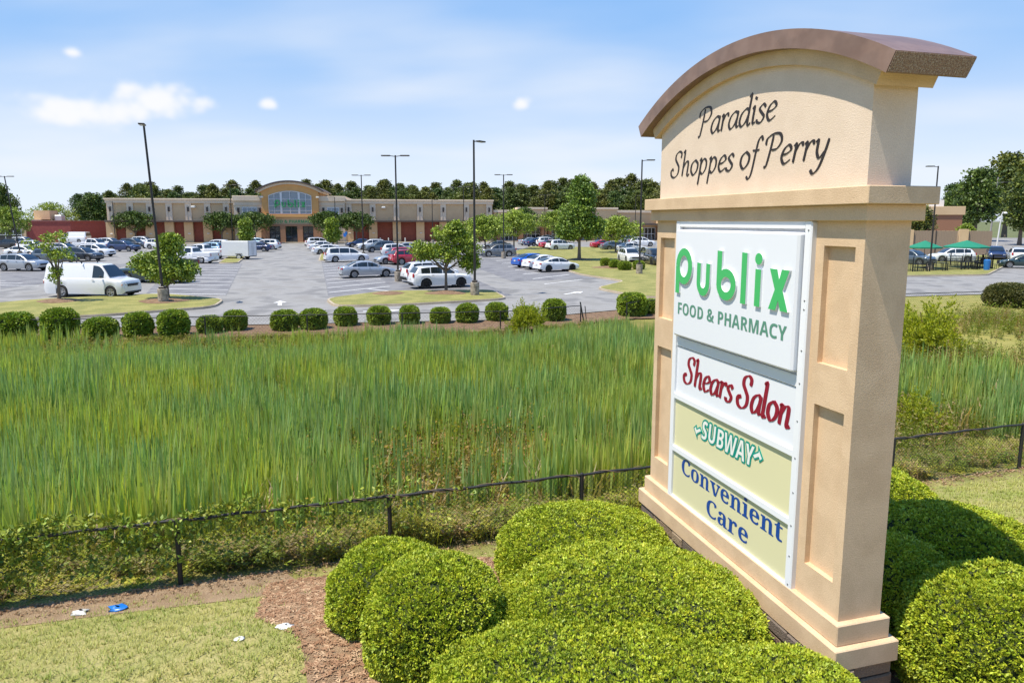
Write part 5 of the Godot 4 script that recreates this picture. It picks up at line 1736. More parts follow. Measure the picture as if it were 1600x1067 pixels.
	var wood := ground_mat([[0.2, Color(0.26, 0.19, 0.13)], [0.8, Color(0.36, 0.27, 0.195)]], 0.6, [], 1, 0.9, 0.2, 137)
	bx("wall", enc, tan, -5.0, -4.6, -0.3, 3.5, -5.0, 0.2)
	bx("wall", enc, tan, 1.2, 2.3, -0.3, 3.6, -0.4, 0.2)
	bx("wall", enc, tan, -5.0, 5.4, -0.3, 3.3, -5.4, -5.0)
	for q in [[-4.6, 1.2], [2.3, 5.4]]:
		var g := part("gate", MB.new().mesh(), wood, enc)
		var nb := int((q[1] - q[0]) / 0.2)
		for i in nb:
			var xa: float = q[0] + i * 0.2
			bx("board", g, wood, xa + 0.004, xa + 0.194, 0.05, 3.35 + 0.02 * sin(i * 2.3), -0.1 + 0.012 * (i % 2), -0.05 + 0.012 * (i % 2))
		bx("gate_rail", g, wood, q[0], q[1], 0.6, 0.75, -0.16, -0.1)
	bx("gate_post", enc, plain(0.06, 0.05, 0.045, 0.6), -1.75, -1.65, 0.0, 3.4, -0.04, 0.03)
# ---------------------------------------------------------------- vehicles
func curve_at(c: Array, s: float) -> float:
	if s <= c[0][0]: return c[0][1]
	for i in range(1, c.size()):
		if s <= c[i][0]:
			var t: float = (s - c[i - 1][0]) / (c[i][0] - c[i - 1][0])
			return lerpf(c[i - 1][1], c[i][1], t)
	return c[-1][1]

# side profiles: s runs from the nose backwards
var SPEC := {
	"sedan": {"L": 4.85, "W": 1.84, "r": 0.33, "fx": 0.93, "rx": 3.75, "deck": [[0.0, 0.58], [0.06, 0.68], [0.35, 0.78], [1.25, 0.93], [3.9, 0.98], [4.3, 1.03], [4.72, 1.0], [4.82, 0.85], [4.85, 0.62]], "roof": [[1.15, 0.93], [1.6, 1.19], [2.05, 1.39], [2.55, 1.46], [3.1, 1.45], [3.6, 1.35], [4.3, 1.03]], "wins": [[1.5, 2.5], [2.58, 3.45], [3.5, 3.85]], "ws": [1.22, 2.08], "rw": [3.5, 4.22]},
	"hatch": {"L": 4.5, "W": 1.8, "r": 0.33, "fx": 0.9, "rx": 3.6, "deck": [[0.0, 0.55], [0.06, 0.66], [0.4, 0.78], [1.15, 0.92], [3.5, 1.0], [4.3, 1.05], [4.45, 0.95], [4.5, 0.6]], "roof": [[1.05, 0.92], [1.5, 1.18], [1.95, 1.36], [2.4, 1.42], [2.9, 1.4], [3.5, 1.28], [4.25, 1.05]], "wins": [[1.4, 2.35], [2.42, 3.2], [3.25, 3.6]], "ws": [1.12, 1.98], "rw": [3.3, 4.2]},
	"suv": {"L": 4.65, "W": 1.88, "r": 0.37, "fx": 0.9, "rx": 3.65, "deck": [[0.0, 0.7], [0.05, 0.85], [0.25, 0.98], [1.15, 1.08], [3.8, 1.14], [4.5, 1.12], [4.6, 0.95], [4.65, 0.6]], "roof": [[1.05, 1.08], [1.45, 1.36], [1.85, 1.58], [2.35, 1.69], [3.2, 1.69], [3.95, 1.63], [4.2, 1.54], [4.5, 1.12]], "wins": [[1.4, 2.3], [2.38, 3.25], [3.32, 4.0]], "ws": [1.12, 1.9], "rw": [4.18, 4.47]},
	"minivan": {"L": 5.1, "W": 1.98, "r": 0.35, "fx": 0.92, "rx": 3.98, "deck": [[0.0, 0.62], [0.06, 0.75], [0.3, 0.88], [1.0, 1.03], [4.6, 1.08], [5.0, 1.05], [5.08, 0.85], [5.1, 0.5]], "roof": [[0.85, 1.02], [1.35, 1.35], [1.85, 1.62], [2.4, 1.73], [3.6, 1.75], [4.5, 1.7], [4.75, 1.6], [5.02, 1.06]], "wins": [[1.35, 2.25], [2.35, 3.45], [3.52, 4.55]], "ws": [0.92, 1.9], "rw": [4.72, 5.0]},
	"van": {"L": 5.95, "W": 2.02, "r": 0.38, "fx": 0.92, "rx": 4.5, "deck": [[0.0, 0.72], [0.04, 1.0], [0.15, 1.14], [1.1, 1.3], [5.8, 1.32], [5.9, 1.2], [5.95, 0.6]], "roof": [[1.0, 1.28], [1.35, 1.72], [1.66, 2.08], [1.9, 2.2], [2.4, 2.25], [5.72, 2.25], [5.86, 2.18], [5.93, 1.3]], "wins": [[1.42, 2.25]], "ws": [1.06, 1.7], "rw": [5.87, 5.92]},
	"pickup": {"L": 5.75, "W": 1.98, "r": 0.41, "fx": 0.98, "rx": 4.55, "deck": [[0.0, 0.8], [0.05, 1.02], [0.2, 1.12], [1.35, 1.2], [3.55, 1.22], [3.62, 0.8], [5.7, 0.8], [5.75, 0.6]], "roof": [[1.25, 1.19], [1.6, 1.5], [1.95, 1.76], [2.4, 1.86], [3.1, 1.86], [3.4, 1.78], [3.6, 1.21]], "wins": [[1.58, 2.45], [2.52, 3.3]], "ws": [1.32, 2.0], "rw": [3.42, 3.57]},
}

func make_car(kind: String) -> Node3D:
	var S: Dictionary = SPEC[kind]
	var L: float = S.L
	var hw: float = S.W / 2.0
	var r: float = S.r
	var t := Node3D.new()
	t.name = kind
	var trim: Material = M.car_trim
	# lower shell
	var st := []
	var s := 0.0
	while s < L:
		st.append(s); s += 0.2
	for c in S.deck: st.append(c[0])
	for a in [S.fx, S.rx]:
		for k in 9: st.append(a - (r + 0.07) * cos(PI * k / 8.0))
		st.append(a - r - 0.075); st.append(a + r + 0.075)
	st.append(L)
	st.sort()
	var rows := []
	var under := []
	var last := -1.0
	for q in st:
		if q - last < 0.004: continue
		last = q
		var top := curve_at(S.deck, q)
		var endf := minf(q, L - q)
		var w := hw * (1.0 - 0.16 * pow(maxf(0.0, 1.0 - endf / 0.55), 2.2))
		var yb := 0.24 + 0.12 * pow(maxf(0.0, 1.0 - endf / 0.4), 2.0)
		for a in [S.fx, S.rx]:
			var d: float = absf(q - a)
			if d < r + 0.07: yb = maxf(yb, r + sqrt(pow(r + 0.07, 2) - d * d))
		yb = minf(yb, top - 0.12)
		var z: float = q - L / 2.0
		var half := [Vector2(w - 0.03, yb), Vector2(w, lerpf(yb, top, 0.3)), Vector2(w + 0.005, lerpf(yb, top, 0.6)), Vector2(w - 0.03, top - 0.1), Vector2(w - 0.1, top - 0.02), Vector2(w - 0.28, top + 0.005), Vector2(0.0, top + 0.025)]
		var row := []
		for p in half: row.append(Vector3(p.x, p.y, z))
		for i in range(half.size() - 2, -1, -1): row.append(Vector3(-half[i].x, half[i].y, z))
		rows.append(row)
		under.append([Vector3(-w + 0.03, yb, z), Vector3(-w + 0.3, yb, z), Vector3(-w + 0.3, 0.24, z), Vector3(w - 0.3, 0.24, z), Vector3(w - 0.3, yb, z), Vector3(w - 0.03, yb, z)])
	var mb := MB.new()
	mb.grid(rows)
	if mb.n[rows[0].size() * 5 + 6].y < 0.0:
		for x in rows: x.reverse()
		mb = MB.new(); mb.grid(rows)
	mb.fan(rows[0], rows[0][0].x < 0.0); mb.fan(rows[-1], rows[0][0].x > 0.0)
	var body := part("body", mb.mesh(), null, t)
	mb = MB.new()
	mb.grid(under)
	part("underbody", mb.mesh(), trim, t)
	# cabin
	rows = []
	var ra: float = S.roof[0][0]; var rb: float = S.roof[-1][0]
	var n := 26
	var hmax := 0.0
	for q in S.roof: hmax = maxf(hmax, q[1])
	var wb := hw - 0.1
	var side := func(q: float, y: float) -> float:
		var bel := curve_at(S.deck, q) - 0.02
		return wb - 0.17 * clampf((y - bel) / 0.6, 0.0, 1.4)
	for i in n + 1:
		var q := lerpf(ra, rb, float(i) / n)
		var yr := curve_at(S.roof, q)
		var bel := minf(curve_at(S.deck, q) - 0.03, yr)
		if kind == "pickup" and q > 3.5: bel = minf(1.18, yr)
		var z: float = q - L / 2.0
		var ysh := maxf(bel, yr - 0.09)
		var row := [Vector3(wb, bel, z), Vector3(side.call(q, ysh), ysh, z), Vector3(maxf(0.1, side.call(q, yr) - 0.1), yr - 0.012, z), Vector3(0, yr + 0.015, z)]
		for k in [2, 1, 0]: row.append(Vector3(-row[k].x, row[k].y, row[k].z))
		rows.append(row)
	mb = MB.new()
	mb.grid(rows)
	if mb.n[7 * 13 + 3].y < 0.0:
		for x in rows: x.reverse()
		mb = MB.new(); mb.grid(rows)
	part("cabin", mb.mesh(), null, t)
	# side glass
	for w in S.wins:
		for sg in [-1, 1]:
			mb = MB.new()
			var lo := []; var hi := []
			for i in 9:
				var q := lerpf(w[0], w[1], i / 8.0)
				var bel := curve_at(S.deck, q) + 0.025
				var yt := maxf(bel + 0.005, curve_at(S.roof, q) - 0.1)
				lo.append(Vector3(sg * (side.call(q, bel) + 0.008), bel, q - L / 2.0))
				hi.append(Vector3(sg * (side.call(q, yt) + 0.008), yt, q - L / 2.0))
			for i in 8:
				if sg > 0: mb.quad(lo[i + 1], lo[i], hi[i], hi[i + 1])
				else: mb.quad(lo[i], lo[i + 1], hi[i + 1], hi[i])
			part("side_window", mb.mesh(), M.car_glass, t)
	# windscreen and rear window
	for g in [["windscreen", S.ws, 1], ["rear_window", S.rw, -1]]:
		mb = MB.new()
		var prev := []
		for i in 7:
			var q := lerpf(g[1][0], g[1][1], i / 6.0)
			var y := curve_at(S.roof, q)
			var hwid: float = maxf(0.3, side.call(q, y) - 0.09)
			var row := []
			for k in 7:
				var f := k / 6.0 * 2.0 - 1.0
				row.append(Vector3(f * hwid, y + 0.018 + 0.014 * (1.0 - f * f), q - L / 2.0 - g[2] * 0.012))
			if prev.size():
				for k in 6:
					mb.quad(prev[k], row[k], row[k + 1], prev[k + 1])
			prev = row
		part(g[0], mb.mesh(), M.car_glass, t)
	# nose: grille, bumpers, lamps
	var front_y := curve_at(S.deck, 0.04)
	mb = MB.new(); mb.box(Vector3(0, front_y - 0.16, -L / 2 + 0.0), Vector3(S.W * 0.5, 0.17, 0.05), 0.015)
	part("grille", mb.mesh(), trim, t)
	mb = MB.new(); mb.box(Vector3(0, 0.36, -L / 2 + 0.03), Vector3(S.W * 0.78, 0.14, 0.1), 0.03)
	part("front_bumper", mb.mesh(), trim, t)
	mb = MB.new(); mb.box(Vector3(0, 0.4, L / 2 - 0.02), Vector3(S.W * 0.8, 0.17, 0.1), 0.03)
	part("rear_bumper", mb.mesh(), trim if kind != "pickup" else M.chrome, t)
	for sg in [-1, 1]:
		mb = MB.new(); mb.box(Vector3(sg * S.W * 0.365, front_y - 0.1, -L / 2 + 0.1), Vector3(0.32, 0.13, 0.16), 0.03, Basis(Vector3.UP, sg * -0.35))
		part("headlight", mb.mesh(), M.car_lamp, t)
		var ty := 0.82 if kind in ["sedan", "hatch"] else (1.0 if kind != "pickup" else 0.98)
		var high := 0.14 if kind in ["sedan", "hatch"] else 0.3
		mb = MB.new(); mb.box(Vector3(sg * (S.W * 0.5 - 0.2), ty, L / 2 - 0.055), Vector3(0.26 if high < 0.2 else 0.18, high, 0.1), 0.025, Basis(Vector3.UP, sg * 0.3))
		part("tail_light", mb.mesh(), M.tail, t)
		mb = MB.new(); mb.box(Vector3(sg * (hw + 0.06), curve_at(S.deck, S.ws[0] + 0.3) + 0.1, S.ws[0] + 0.42 - L / 2), Vector3(0.17, 0.14, 0.1), 0.03)
		part("mirror", mb.mesh(), trim, t)
		for k in S.wins.size():
			if k > 1: break
			mb = MB.new(); mb.box(Vector3(sg * (hw + 0.008), curve_at(S.deck, S.wins[k][1] - 0.1) - 0.13, S.wins[k][1] - 0.12 - L / 2), Vector3(0.03, 0.03, 0.17), 0.008)
			part("door_handle", mb.mesh(), trim, t)
	mb = MB.new(); mb.box(Vector3(0, 0.72 if kind != "pickup" else 0.6, L / 2 + 0.0), Vector3(0.32, 0.16, 0.03), 0.005)
	part("number_plate", mb.mesh(), plain(0.6, 0.6, 0.58, 0.5), t)
	if kind == "pickup":
		mb = MB.new()
		for sg in [-1, 1]: mb.box(Vector3(sg * (hw - 0.07), 1.0, 4.66 - L / 2), Vector3(0.12, 0.5, 2.1), 0.03)
		mb.box(Vector3(0, 1.0, 3.67 - L / 2), Vector3(S.W - 0.28, 0.48, 0.08), 0.02)
		part("bed_side", mb.mesh(), null, t)
		mb = MB.new(); mb.box(Vector3(0, 0.98, L / 2 - 0.06), Vector3(S.W - 0.2, 0.5, 0.08), 0.02)
		part("tailgate", mb.mesh(), null, t)
	if kind in ["suv", "minivan"]:
		for sg in [-1, 1]:
			mb = MB.new(); mb.tube([Vector3(sg * 0.6, hmax - 0.0, 2.2 - L / 2), Vector3(sg * 0.6, hmax + 0.05, 2.4 - L / 2), Vector3(sg * 0.6, hmax + 0.02, 3.9 - L / 2)], [0.018], 5)
			part("roof_rail", mb.mesh(), trim, t)
	for a in [S.fx, S.rx]:
		for sg in [-1, 1]:
			var w := part("wheel", M["tyre_mesh"], M.tyre, t, Vector3(sg * (hw - 0.11), r, a - L / 2))
			w.scale = Vector3(1, r / 0.35, r / 0.35)
			w.rotation.y = 0.0 if sg > 0 else PI
			part("rim", M["rim_mesh"], M.rim, w)
	return t

func paint(r: float, g: float, b: float, metal := 0.0) -> StandardMaterial3D:
	var m := plain(r, g, b, 0.32, metal)
	m.clearcoat_enabled = true
	m.clearcoat = 1.0
	m.clearcoat_roughness = 0.06
	return m

func build_cars():
	M.car_glass = glass_mat(0.018, 0.024, 0.028)
	M.car_trim = plain(0.02, 0.02, 0.022, 0.55)
	M.tyre = plain(0.018, 0.018, 0.018, 0.85)
	M.rim = plain(0.42, 0.43, 0.45, 0.3, 0.8)
	M.chrome = plain(0.55, 0.56, 0.58, 0.2, 0.9)
	M.tail = plain(0.42, 0.012, 0.012, 0.2)
	M.car_lamp = plain(0.62, 0.64, 0.66, 0.1, 0.3)
	var mb := MB.new()
	var xf := Transform3D(Basis(Vector3(0, 0, 1), -PI / 2), Vector3.ZERO)
	mb.lathe([[0.2, 0.08], [0.24, 0.1], [0.325, 0.1], [0.348, 0.07], [0.35, 0.0], [0.348, -0.07], [0.325, -0.1], [0.2, -0.1]], 22, xf)
	M["tyre_mesh"] = mb.mesh()
	mb = MB.new()
	mb.lathe([[0.0, 0.085], [0.05, 0.09], [0.07, 0.075]], 12, xf)
	mb.lathe([[0.205, 0.095], [0.225, 0.1], [0.242, 0.098]], 20, xf)
	for k in 6:
		var a := TAU * k / 6
		mb.box(Vector3(0.078, sin(a) * 0.135, cos(a) * 0.135), Vector3(0.03, 0.055, 0.19), 0.01, Basis(Vector3.RIGHT, -a))
	mb.lathe([[0.0, 0.03], [0.21, 0.03]], 16, xf)
	M["rim_mesh"] = mb.mesh()
	var paints := {"white": paint(0.74, 0.75, 0.76), "silver": paint(0.42, 0.44, 0.46, 0.5), "grey": paint(0.17, 0.185, 0.20, 0.4), "dark grey": paint(0.06, 0.068, 0.078, 0.3), "black": paint(0.012, 0.013, 0.015), "navy": paint(0.012, 0.03, 0.10, 0.2), "blue": paint(0.01, 0.10, 0.46, 0.2), "red": paint(0.42, 0.012, 0.03), "pale blue": paint(0.24, 0.38, 0.50, 0.3), "dark green": paint(0.012, 0.035, 0.035, 0.2), "gunmetal": paint(0.10, 0.125, 0.145, 0.4)}
	var protos := {}
	for k in SPEC: protos[k] = make_car(k)
	var words := {"sedan": "sedan", "hatch": "fastback", "suv": "SUV", "minivan": "minivan", "van": "work van", "pickup": "pickup"}
	# [kind, colour, pixel x, pixel y (ground under the middle), heading (degrees, 0 = away, 90 = right), label or ""]
	var rowL := 100.0
	var rowR := 42.0
	var list := [
		["van", "white", 146, 463, 98, "white windowless work van parked behind the verge"],
		["pickup", "dark green", 243, 441, -80, "dark pickup parked behind the spreading verge tree"],
		["suv", "silver", 36, 423, 97, "silver compact SUV at the end of its row beyond the van"],
		["sedan", "silver", 574, 433, 66, "silver sedan parked alone left of the twin lamp post"],
		["suv", "white", 687, 449, 66, "white off-road SUV with black wheels behind the verge tree"],
		["minivan", "white", 541, 409, 66, "white minivan parked across the aisle from the entrance"],
		["hatch", "white", 869, 424, 62, "white fastback with black wheels beside the verge kerb"],
		["sedan", "white", 852, 420, 60, "white sedan between the blue car and the fastback"],
		["sedan", "blue", 834, 417, 58, "bright blue sedan parked next to two white cars"],
		["suv", "grey", 779, 401, -98, "grey SUV facing the aisle below the twin lamp post"],
		["sedan", "white", 664, 432, -125, "white sedan facing the silver sedan"],
		["suv", "white", 672, 440, 62, "white SUV squeezed beside the off-road SUV"],
		["suv", "red", 641, 413, 62, "red SUV nearest the twin lamp post"],
		["suv", "red", 634, 408, 62, "darker red SUV behind the other red one"],
		["sedan", "silver", 618, 412, -120, "silver sedan nose out before the red SUVs"],
		["suv", "white", 622, 400, 75, "white SUV in the row behind the red cars"],
		["suv", "gunmetal", 594, 394, -115, "grey SUV nose out in the packed row before the store"],
		["suv", "white", 580, 390, -115, "white SUV nose out in the packed row before the store"],
		["sedan", "navy", 562, 386, -115, "navy sedan nose out nearest the store"],
		["suv", "white", 498, 386, 62, "white SUV first in the row right of the entrance"],
		["sedan", "white", 505, 391, 62, "white sedan second in the row right of the entrance"],
		["hatch", "white", 513, 397, 62, "white fastback third in the row right of the entrance"],
		["sedan", "silver", 640, 394, 75, "silver sedan beyond the white SUV and the red cars"],
		["suv", "white", 415, 390, -92, "white SUV at the aisle end near the store entrance"],
		["sedan", "navy", 401, 393, -92, "navy sedan beside the white SUV near the entrance"],
		["sedan", "pale blue", 400, 384, -92, "pale blue sedan behind the aisle-end SUV"],
		["pickup", "white", 300, 411, -82, "white pickup with tailgate to the aisle"],
		["pickup", "white", 318, 404, -82, "white pickup parked behind the first white pickup"],
		["suv", "pale blue", 326, 397, -82, "pale blue SUV between pickup and trailer"],
		["suv", "white", 338, 391, -84, "white SUV behind the pale blue one by the trailer"],
		["pickup", "black", 262, 425, -80, "black pickup hidden behind the verge tree"],
		["suv", "gunmetal", 84, 411, 97, "blue grey SUV next to the silver compact SUV"],
		["suv", "dark grey", 128, 408, 97, "dark grey SUV nose to the aisle in the left rows"],
		["sedan", "white", 38, 401, 97, "white sedan behind the silver compact SUV"],
		["suv", "white", 150, 401, 97, "long white SUV behind the dark grey one"],
		["suv", "white", 52, 393, 97, "white boxy SUV with dark windows in the left rows"],
		["sedan", "silver", 100, 395, 97, "silver sedan in the middle of the left rows"],
		["suv", "navy", 193, 393, 97, "dark blue SUV at the end of the left rows"],
		["pickup", "white", 145, 391, 97, "white pickup in the back of the left rows"],
		["suv", "black", 14, 389, -85, "black SUV before the restaurant windows"],
		["suv", "white", 37, 385, 95, "white SUV before the restaurant wall"],
		["van", "white", 117, 380, -85, "white delivery van beside the red brick wall"],
		["suv", "white", 172, 387, 97, "white SUV below the store's left corner"],
		["suv", "dark grey", 208, 388, 97, "dark grey SUV below the store's left wing"],
		["suv", "white", 225, 384, 97, "white SUV under the left store tree"],
		["suv", "white", 250, 389, 97, "white SUV behind the leaning lamp post"],
		["sedan", "grey", 775, 390, -98, "grey sedan behind the grey SUV"],
		["sedan", "silver", 829, 383, 60, "silver sedan before the brick shops"],
		["sedan", "navy", 840, 385, 60, "blue sedan before the brick shops"],
		["suv", "white", 854, 385, 62, "white SUV before the brick shops"],
		["sedan", "red", 864, 388, 60, "faded red sedan between white cars by the shops"],
		["suv", "white", 875, 391, 62, "white SUV beside the tall dense tree"],
		["sedan", "gunmetal", 857, 378, 92, "dark sedan at the shop windows"],
		["sedan", "red", 945, 388, 75, "red sedan right of the tall dense tree"],
		["sedan", "gunmetal", 962, 391, 80, "blue grey sedan right of the tall dense tree"],
		["sedan", "white", 987, 394, 70, "white sedan behind the white off-roader"],
		["suv", "white", 984, 410, 172, "white off-roader facing the hedge blocks"],
		["pickup", "black", 1022, 414, 172, "black pickup half hidden by the monument sign"],
		["suv", "white", 1003, 385, 92, "white SUV in the far row behind the off-roader"],
		["suv", "silver", 985, 381, 92, "silver SUV in the far row by the shops"],
		["suv", "white", 1487, 410, -82, "white SUV behind the terrace railing"],
		["suv", "gunmetal", 1424, 414, 150, "grey SUV half hidden by the sign at the terrace"],
		["suv", "navy", 1556, 406, 210, "dark blue SUV nosing toward the terrace"],
		["suv", "white", 1590, 409, 30, "white SUV beside the dark blue one"],
		["sedan", "dark green", 1604, 419, -60, "dark green sedan at the street edge"],
		["sedan", "white", 1512, 385, 80, "white sedan passing beyond the bin enclosure"],
	]
	for q in list:
		var p := PL(q[2], q[3])
		var o: Node3D = protos[q[0]].duplicate()
		var nm: String = "parked_" + ("car" if q[0] in ["sedan", "hatch", "suv"] else q[0])
		o.name = numbered(nm)
		add_child(o)
		o.position = Vector3(p.x, LY(p.z) + 0.022, p.z)
		o.rotation.y = -deg_to_rad(q[4])
		tag(o, q[5], {"sedan": "car", "hatch": "car", "suv": "car", "minivan": "minivan", "van": "van", "pickup": "pickup"}[q[0]], "vehicles in the parking lot")
		for c in o.get_children():
			if c is MeshInstance3D and c.material_override == null: c.material_override = paints[q[1]]
			if String(c.name).begins_with("wheel") and (q[5].contains("black wheels") or q[1] == "black"):
				for d in c.get_children(): d.material_override = plain(0.03, 0.03, 0.032, 0.4, 0.5)
			if String(c.name).begins_with("rear_bumper") and q[0] in ["sedan", "hatch", "minivan"]: c.material_override = paints[q[1]]
			if String(c.name).begins_with("front_bumper") and q[0] in ["sedan", "hatch"]: c.material_override = paints[q[1]]
			if String(c.name).begins_with("mirror") and q[1] != "white": c.material_override = paints[q[1]]
		if q[0] == "van" and q[2] == 146:
			mb = MB.new()
			for k in 2:
				mb.box(Vector3(0, 2.37, 0.1 + k * 1.6), Vector3(1.7, 0.05, 0.06), 0.01)
				for sg in [-1, 1]: mb.box(Vector3(sg * 0.72, 2.3, 0.1 + k * 1.6), Vector3(0.05, 0.14, 0.05))
			mb.box(Vector3(0.3, 2.42, 0.7), Vector3(0.08, 0.06, 2.9), 0.01)
			part("roof_rack", mb.mesh(), M.car_trim, o)
			mb = MB.new()
			for sg in [-1, 1]: mb.box(Vector3(sg * 0.78, 0.86, -2.86), Vector3(0.3, 0.1, 0.06), 0.02)
			part("turn_signal", mb.mesh(), plain(0.7, 0.2, 0.01, 0.2), o)
	for k in protos: protos[k].free()
	# enclosed cargo trailer
	var p := PL(374, 405)
	var tr := thing("cargo_trailer", "white enclosed cargo trailer parked by the aisle", "trailer", Vector3(p.x, LY(p.z) + 0.02, p.z), -deg_to_rad(-82))
	mb = MB.new(); mb.box(Vector3(0, 1.35, 0), Vector3(2.0, 1.9, 3.6), 0.05)
	part("box_body", mb.mesh(), paint(0.76, 0.76, 0.75), tr)
	mb = MB.new()
	for sg in [-1, 1]:
		mb.box(Vector3(sg * 0.97, 1.35, 1.79), Vector3(0.07, 1.9, 0.05)); mb.box(Vector3(sg * 0.15, 1.3, 1.81), Vector3(0.04, 1.5, 0.03))
	part("door_trim", mb.mesh(), plain(0.45, 0.45, 0.45, 0.4, 0.6), tr)
	mb = MB.new(); mb.box(Vector3(0, 0.4, -0.2), Vector3(1.9, 0.1, 4.0)); mb.tube([Vector3(0, 0.4, -1.8), Vector3(0, 0.42, -3.0)], [0.06], 6)
	part("chassis", mb.mesh(), M.car_trim, tr)
	for sg in [-1, 1]:
		var w := part("wheel", M["tyre_mesh"], M.tyre, tr, Vector3(sg * 1.0, 0.34, 0.5))
		w.rotation.y = 0.0 if sg > 0 else PI
		part("rim", M["rim_mesh"], plain(0.7, 0.7, 0.7, 0.4), w)
		mb = MB.new(); mb.box(Vector3(sg * 1.02, 0.72, 0.5), Vector3(0.2, 0.06, 0.9), 0.02)
		part("mudguard", mb.mesh(), M.car_trim, tr)

# ---------------------------------------------------------------- terrace with parasols
func build_terrace():
	var black := plain(0.015, 0.015, 0.016, 0.5)
	var a := PL(1400, 428); var b := PL(1551, 422)
	var t := thing("terrace_railing", "black metal picket railing round the terrace", "railing", a)
	var d := b - a
	var n := int(d.length() / 0.16)
	var h := 1.15
	var pm := MB.new()
	pm.box(Vector3(0, h / 2, 0), Vector3(0.025, h, 0.025))
	var picket := pm.mesh()
	var back := Vector3(d.z, 0, -d.x).normalized() * -4.5
	if back.z > 0: back = -back
	for run in [[Vector3.ZERO, d], [d, back]]:
		var m := int(run[1].length() / 0.16)
		for i in m + 1: part("picket", picket, black, t, run[0] + run[1] * (float(i) / m) + Vector3(0, 0.16, 0))
		for i in 7:
			if i > 2 and run[0] != Vector3.ZERO: break
			var q := MB.new(); q.box(Vector3(0, 0.7, 0), Vector3(0.09, 1.4, 0.09), 0.01)
			part("post", q.mesh(), black, t, run[0] + run[1] * (i / (6.0 if run[0] == Vector3.ZERO else 2.0)) + Vector3(0, 0.14, 0))
		for y in [0.3, 1.25]:
			var q := MB.new(); q.tube([run[0] + Vector3(0, y, 0), run[0] + run[1] + Vector3(0, y, 0)], [0.025], 6)
			part("rail", q.mesh(), black, t)
	# parasols
	for q in [["green parasol with a pale fringe at the terrace's near end", 1443, 421, 1.6], ["wide green parasol in front of the white SUV", 1508, 420, 2.1]]:
		var p := PL(q[1], q[2]) + Vector3(0, 0.15, 0)
		var u := thing("parasol", q[0], "parasol", p)
		var mb := MB.new(); mb.tube([Vector3(0, 0, 0), Vector3(0, 2.75, 0)], [0.03], 8)
		part("pole", mb.mesh(), plain(0.1, 0.07, 0.05, 0.6), u)
		mb = MB.new()
		for k in 8:
			var a0 := TAU * k / 8; var a1 := TAU * (k + 1) / 8
			var A := Vector3(cos(a0) * q[3], 2.15, sin(a0) * q[3]); var B := Vector3(cos(a1) * q[3], 2.15, sin(a1) * q[3])
			mb.tri(Vector3(0, 2.8, 0), B, A)
			mb.quad(A, B, B - Vector3(0, 0.14, 0), A - Vector3(0, 0.14, 0))
		part("canopy", mb.mesh(), plain(0.01, 0.20, 0.11, 0.7), u)
		mb = MB.new(); mb.lathe([[0.0, 0.1], [0.25, 0.08], [0.28, 0.0]], 12)
		part("foot", mb.mesh(), black, u)
	# tables and chairs
	var k := 0
	for q in [[1432, 426], [1455, 424], [1505, 423], [1522, 423], [1540, 422], [1472, 425]]:
		var p := PL(q[0], q[1]) + Vector3(0, 0.15, 0)
		var tb := thing("cafe_table", "small black metal table on the terrace", "table", p, k * 0.7, "tables on the terrace")
		var mb := MB.new(); mb.box(Vector3(0, 0.73, 0), Vector3(0.8, 0.04, 0.8), 0.01)
		part("tabletop", mb.mesh(), black, tb)
		for i in 4:
			mb = MB.new(); mb.box(Vector3(0.34 if i & 1 else -0.34, 0.355, 0.34 if i & 2 else -0.34), Vector3(0.05, 0.71, 0.05))
			part("leg", mb.mesh(), black, tb)
		if k % 2 == 0:
			var ch := thing("cafe_chair", "black metal chair drawn up to a terrace table", "chair", p + Vector3(0.9, 0, 0.2), 0.4, "chairs on the terrace")
			mb = MB.new(); mb.box(Vector3(0, 0.45, 0), Vector3(0.45, 0.04, 0.45), 0.01)
			part("seat", mb.mesh(), black, ch)
			mb = MB.new(); mb.box(Vector3(0, 0.72, 0.21), Vector3(0.45, 0.36, 0.03), 0.01)
			part("backrest", mb.mesh(), black, ch)
			for i in 4:
				mb = MB.new(); mb.box(Vector3(0.2 if i & 1 else -0.2, 0.215, 0.2 if i & 2 else -0.2), Vector3(0.035, 0.43, 0.035))
				part("leg", mb.mesh(), black, ch)
		k += 1
	# waste bin with blue liner
	var wb := thing("waste_bin", "blue waste bin standing behind the terrace railing", "bin", PL(1542, 424) + Vector3(0, 0.15, 0))
	var mb := MB.new(); mb.lathe([[0.0, 0.95], [0.28, 0.95], [0.3, 0.9], [0.25, 0.0]], 14)
	part("barrel", mb.mesh(), plain(0.02, 0.16, 0.45, 0.5), wb)
	mb = MB.new(); mb.lathe([[0.0, 1.05], [0.2, 1.03], [0.31, 0.93]], 14)
	part("lid", mb.mesh(), plain(0.02, 0.14, 0.4, 0.5), wb)
	build_person(PL(1535, 421) + Vector3(0, 0.15, 0))

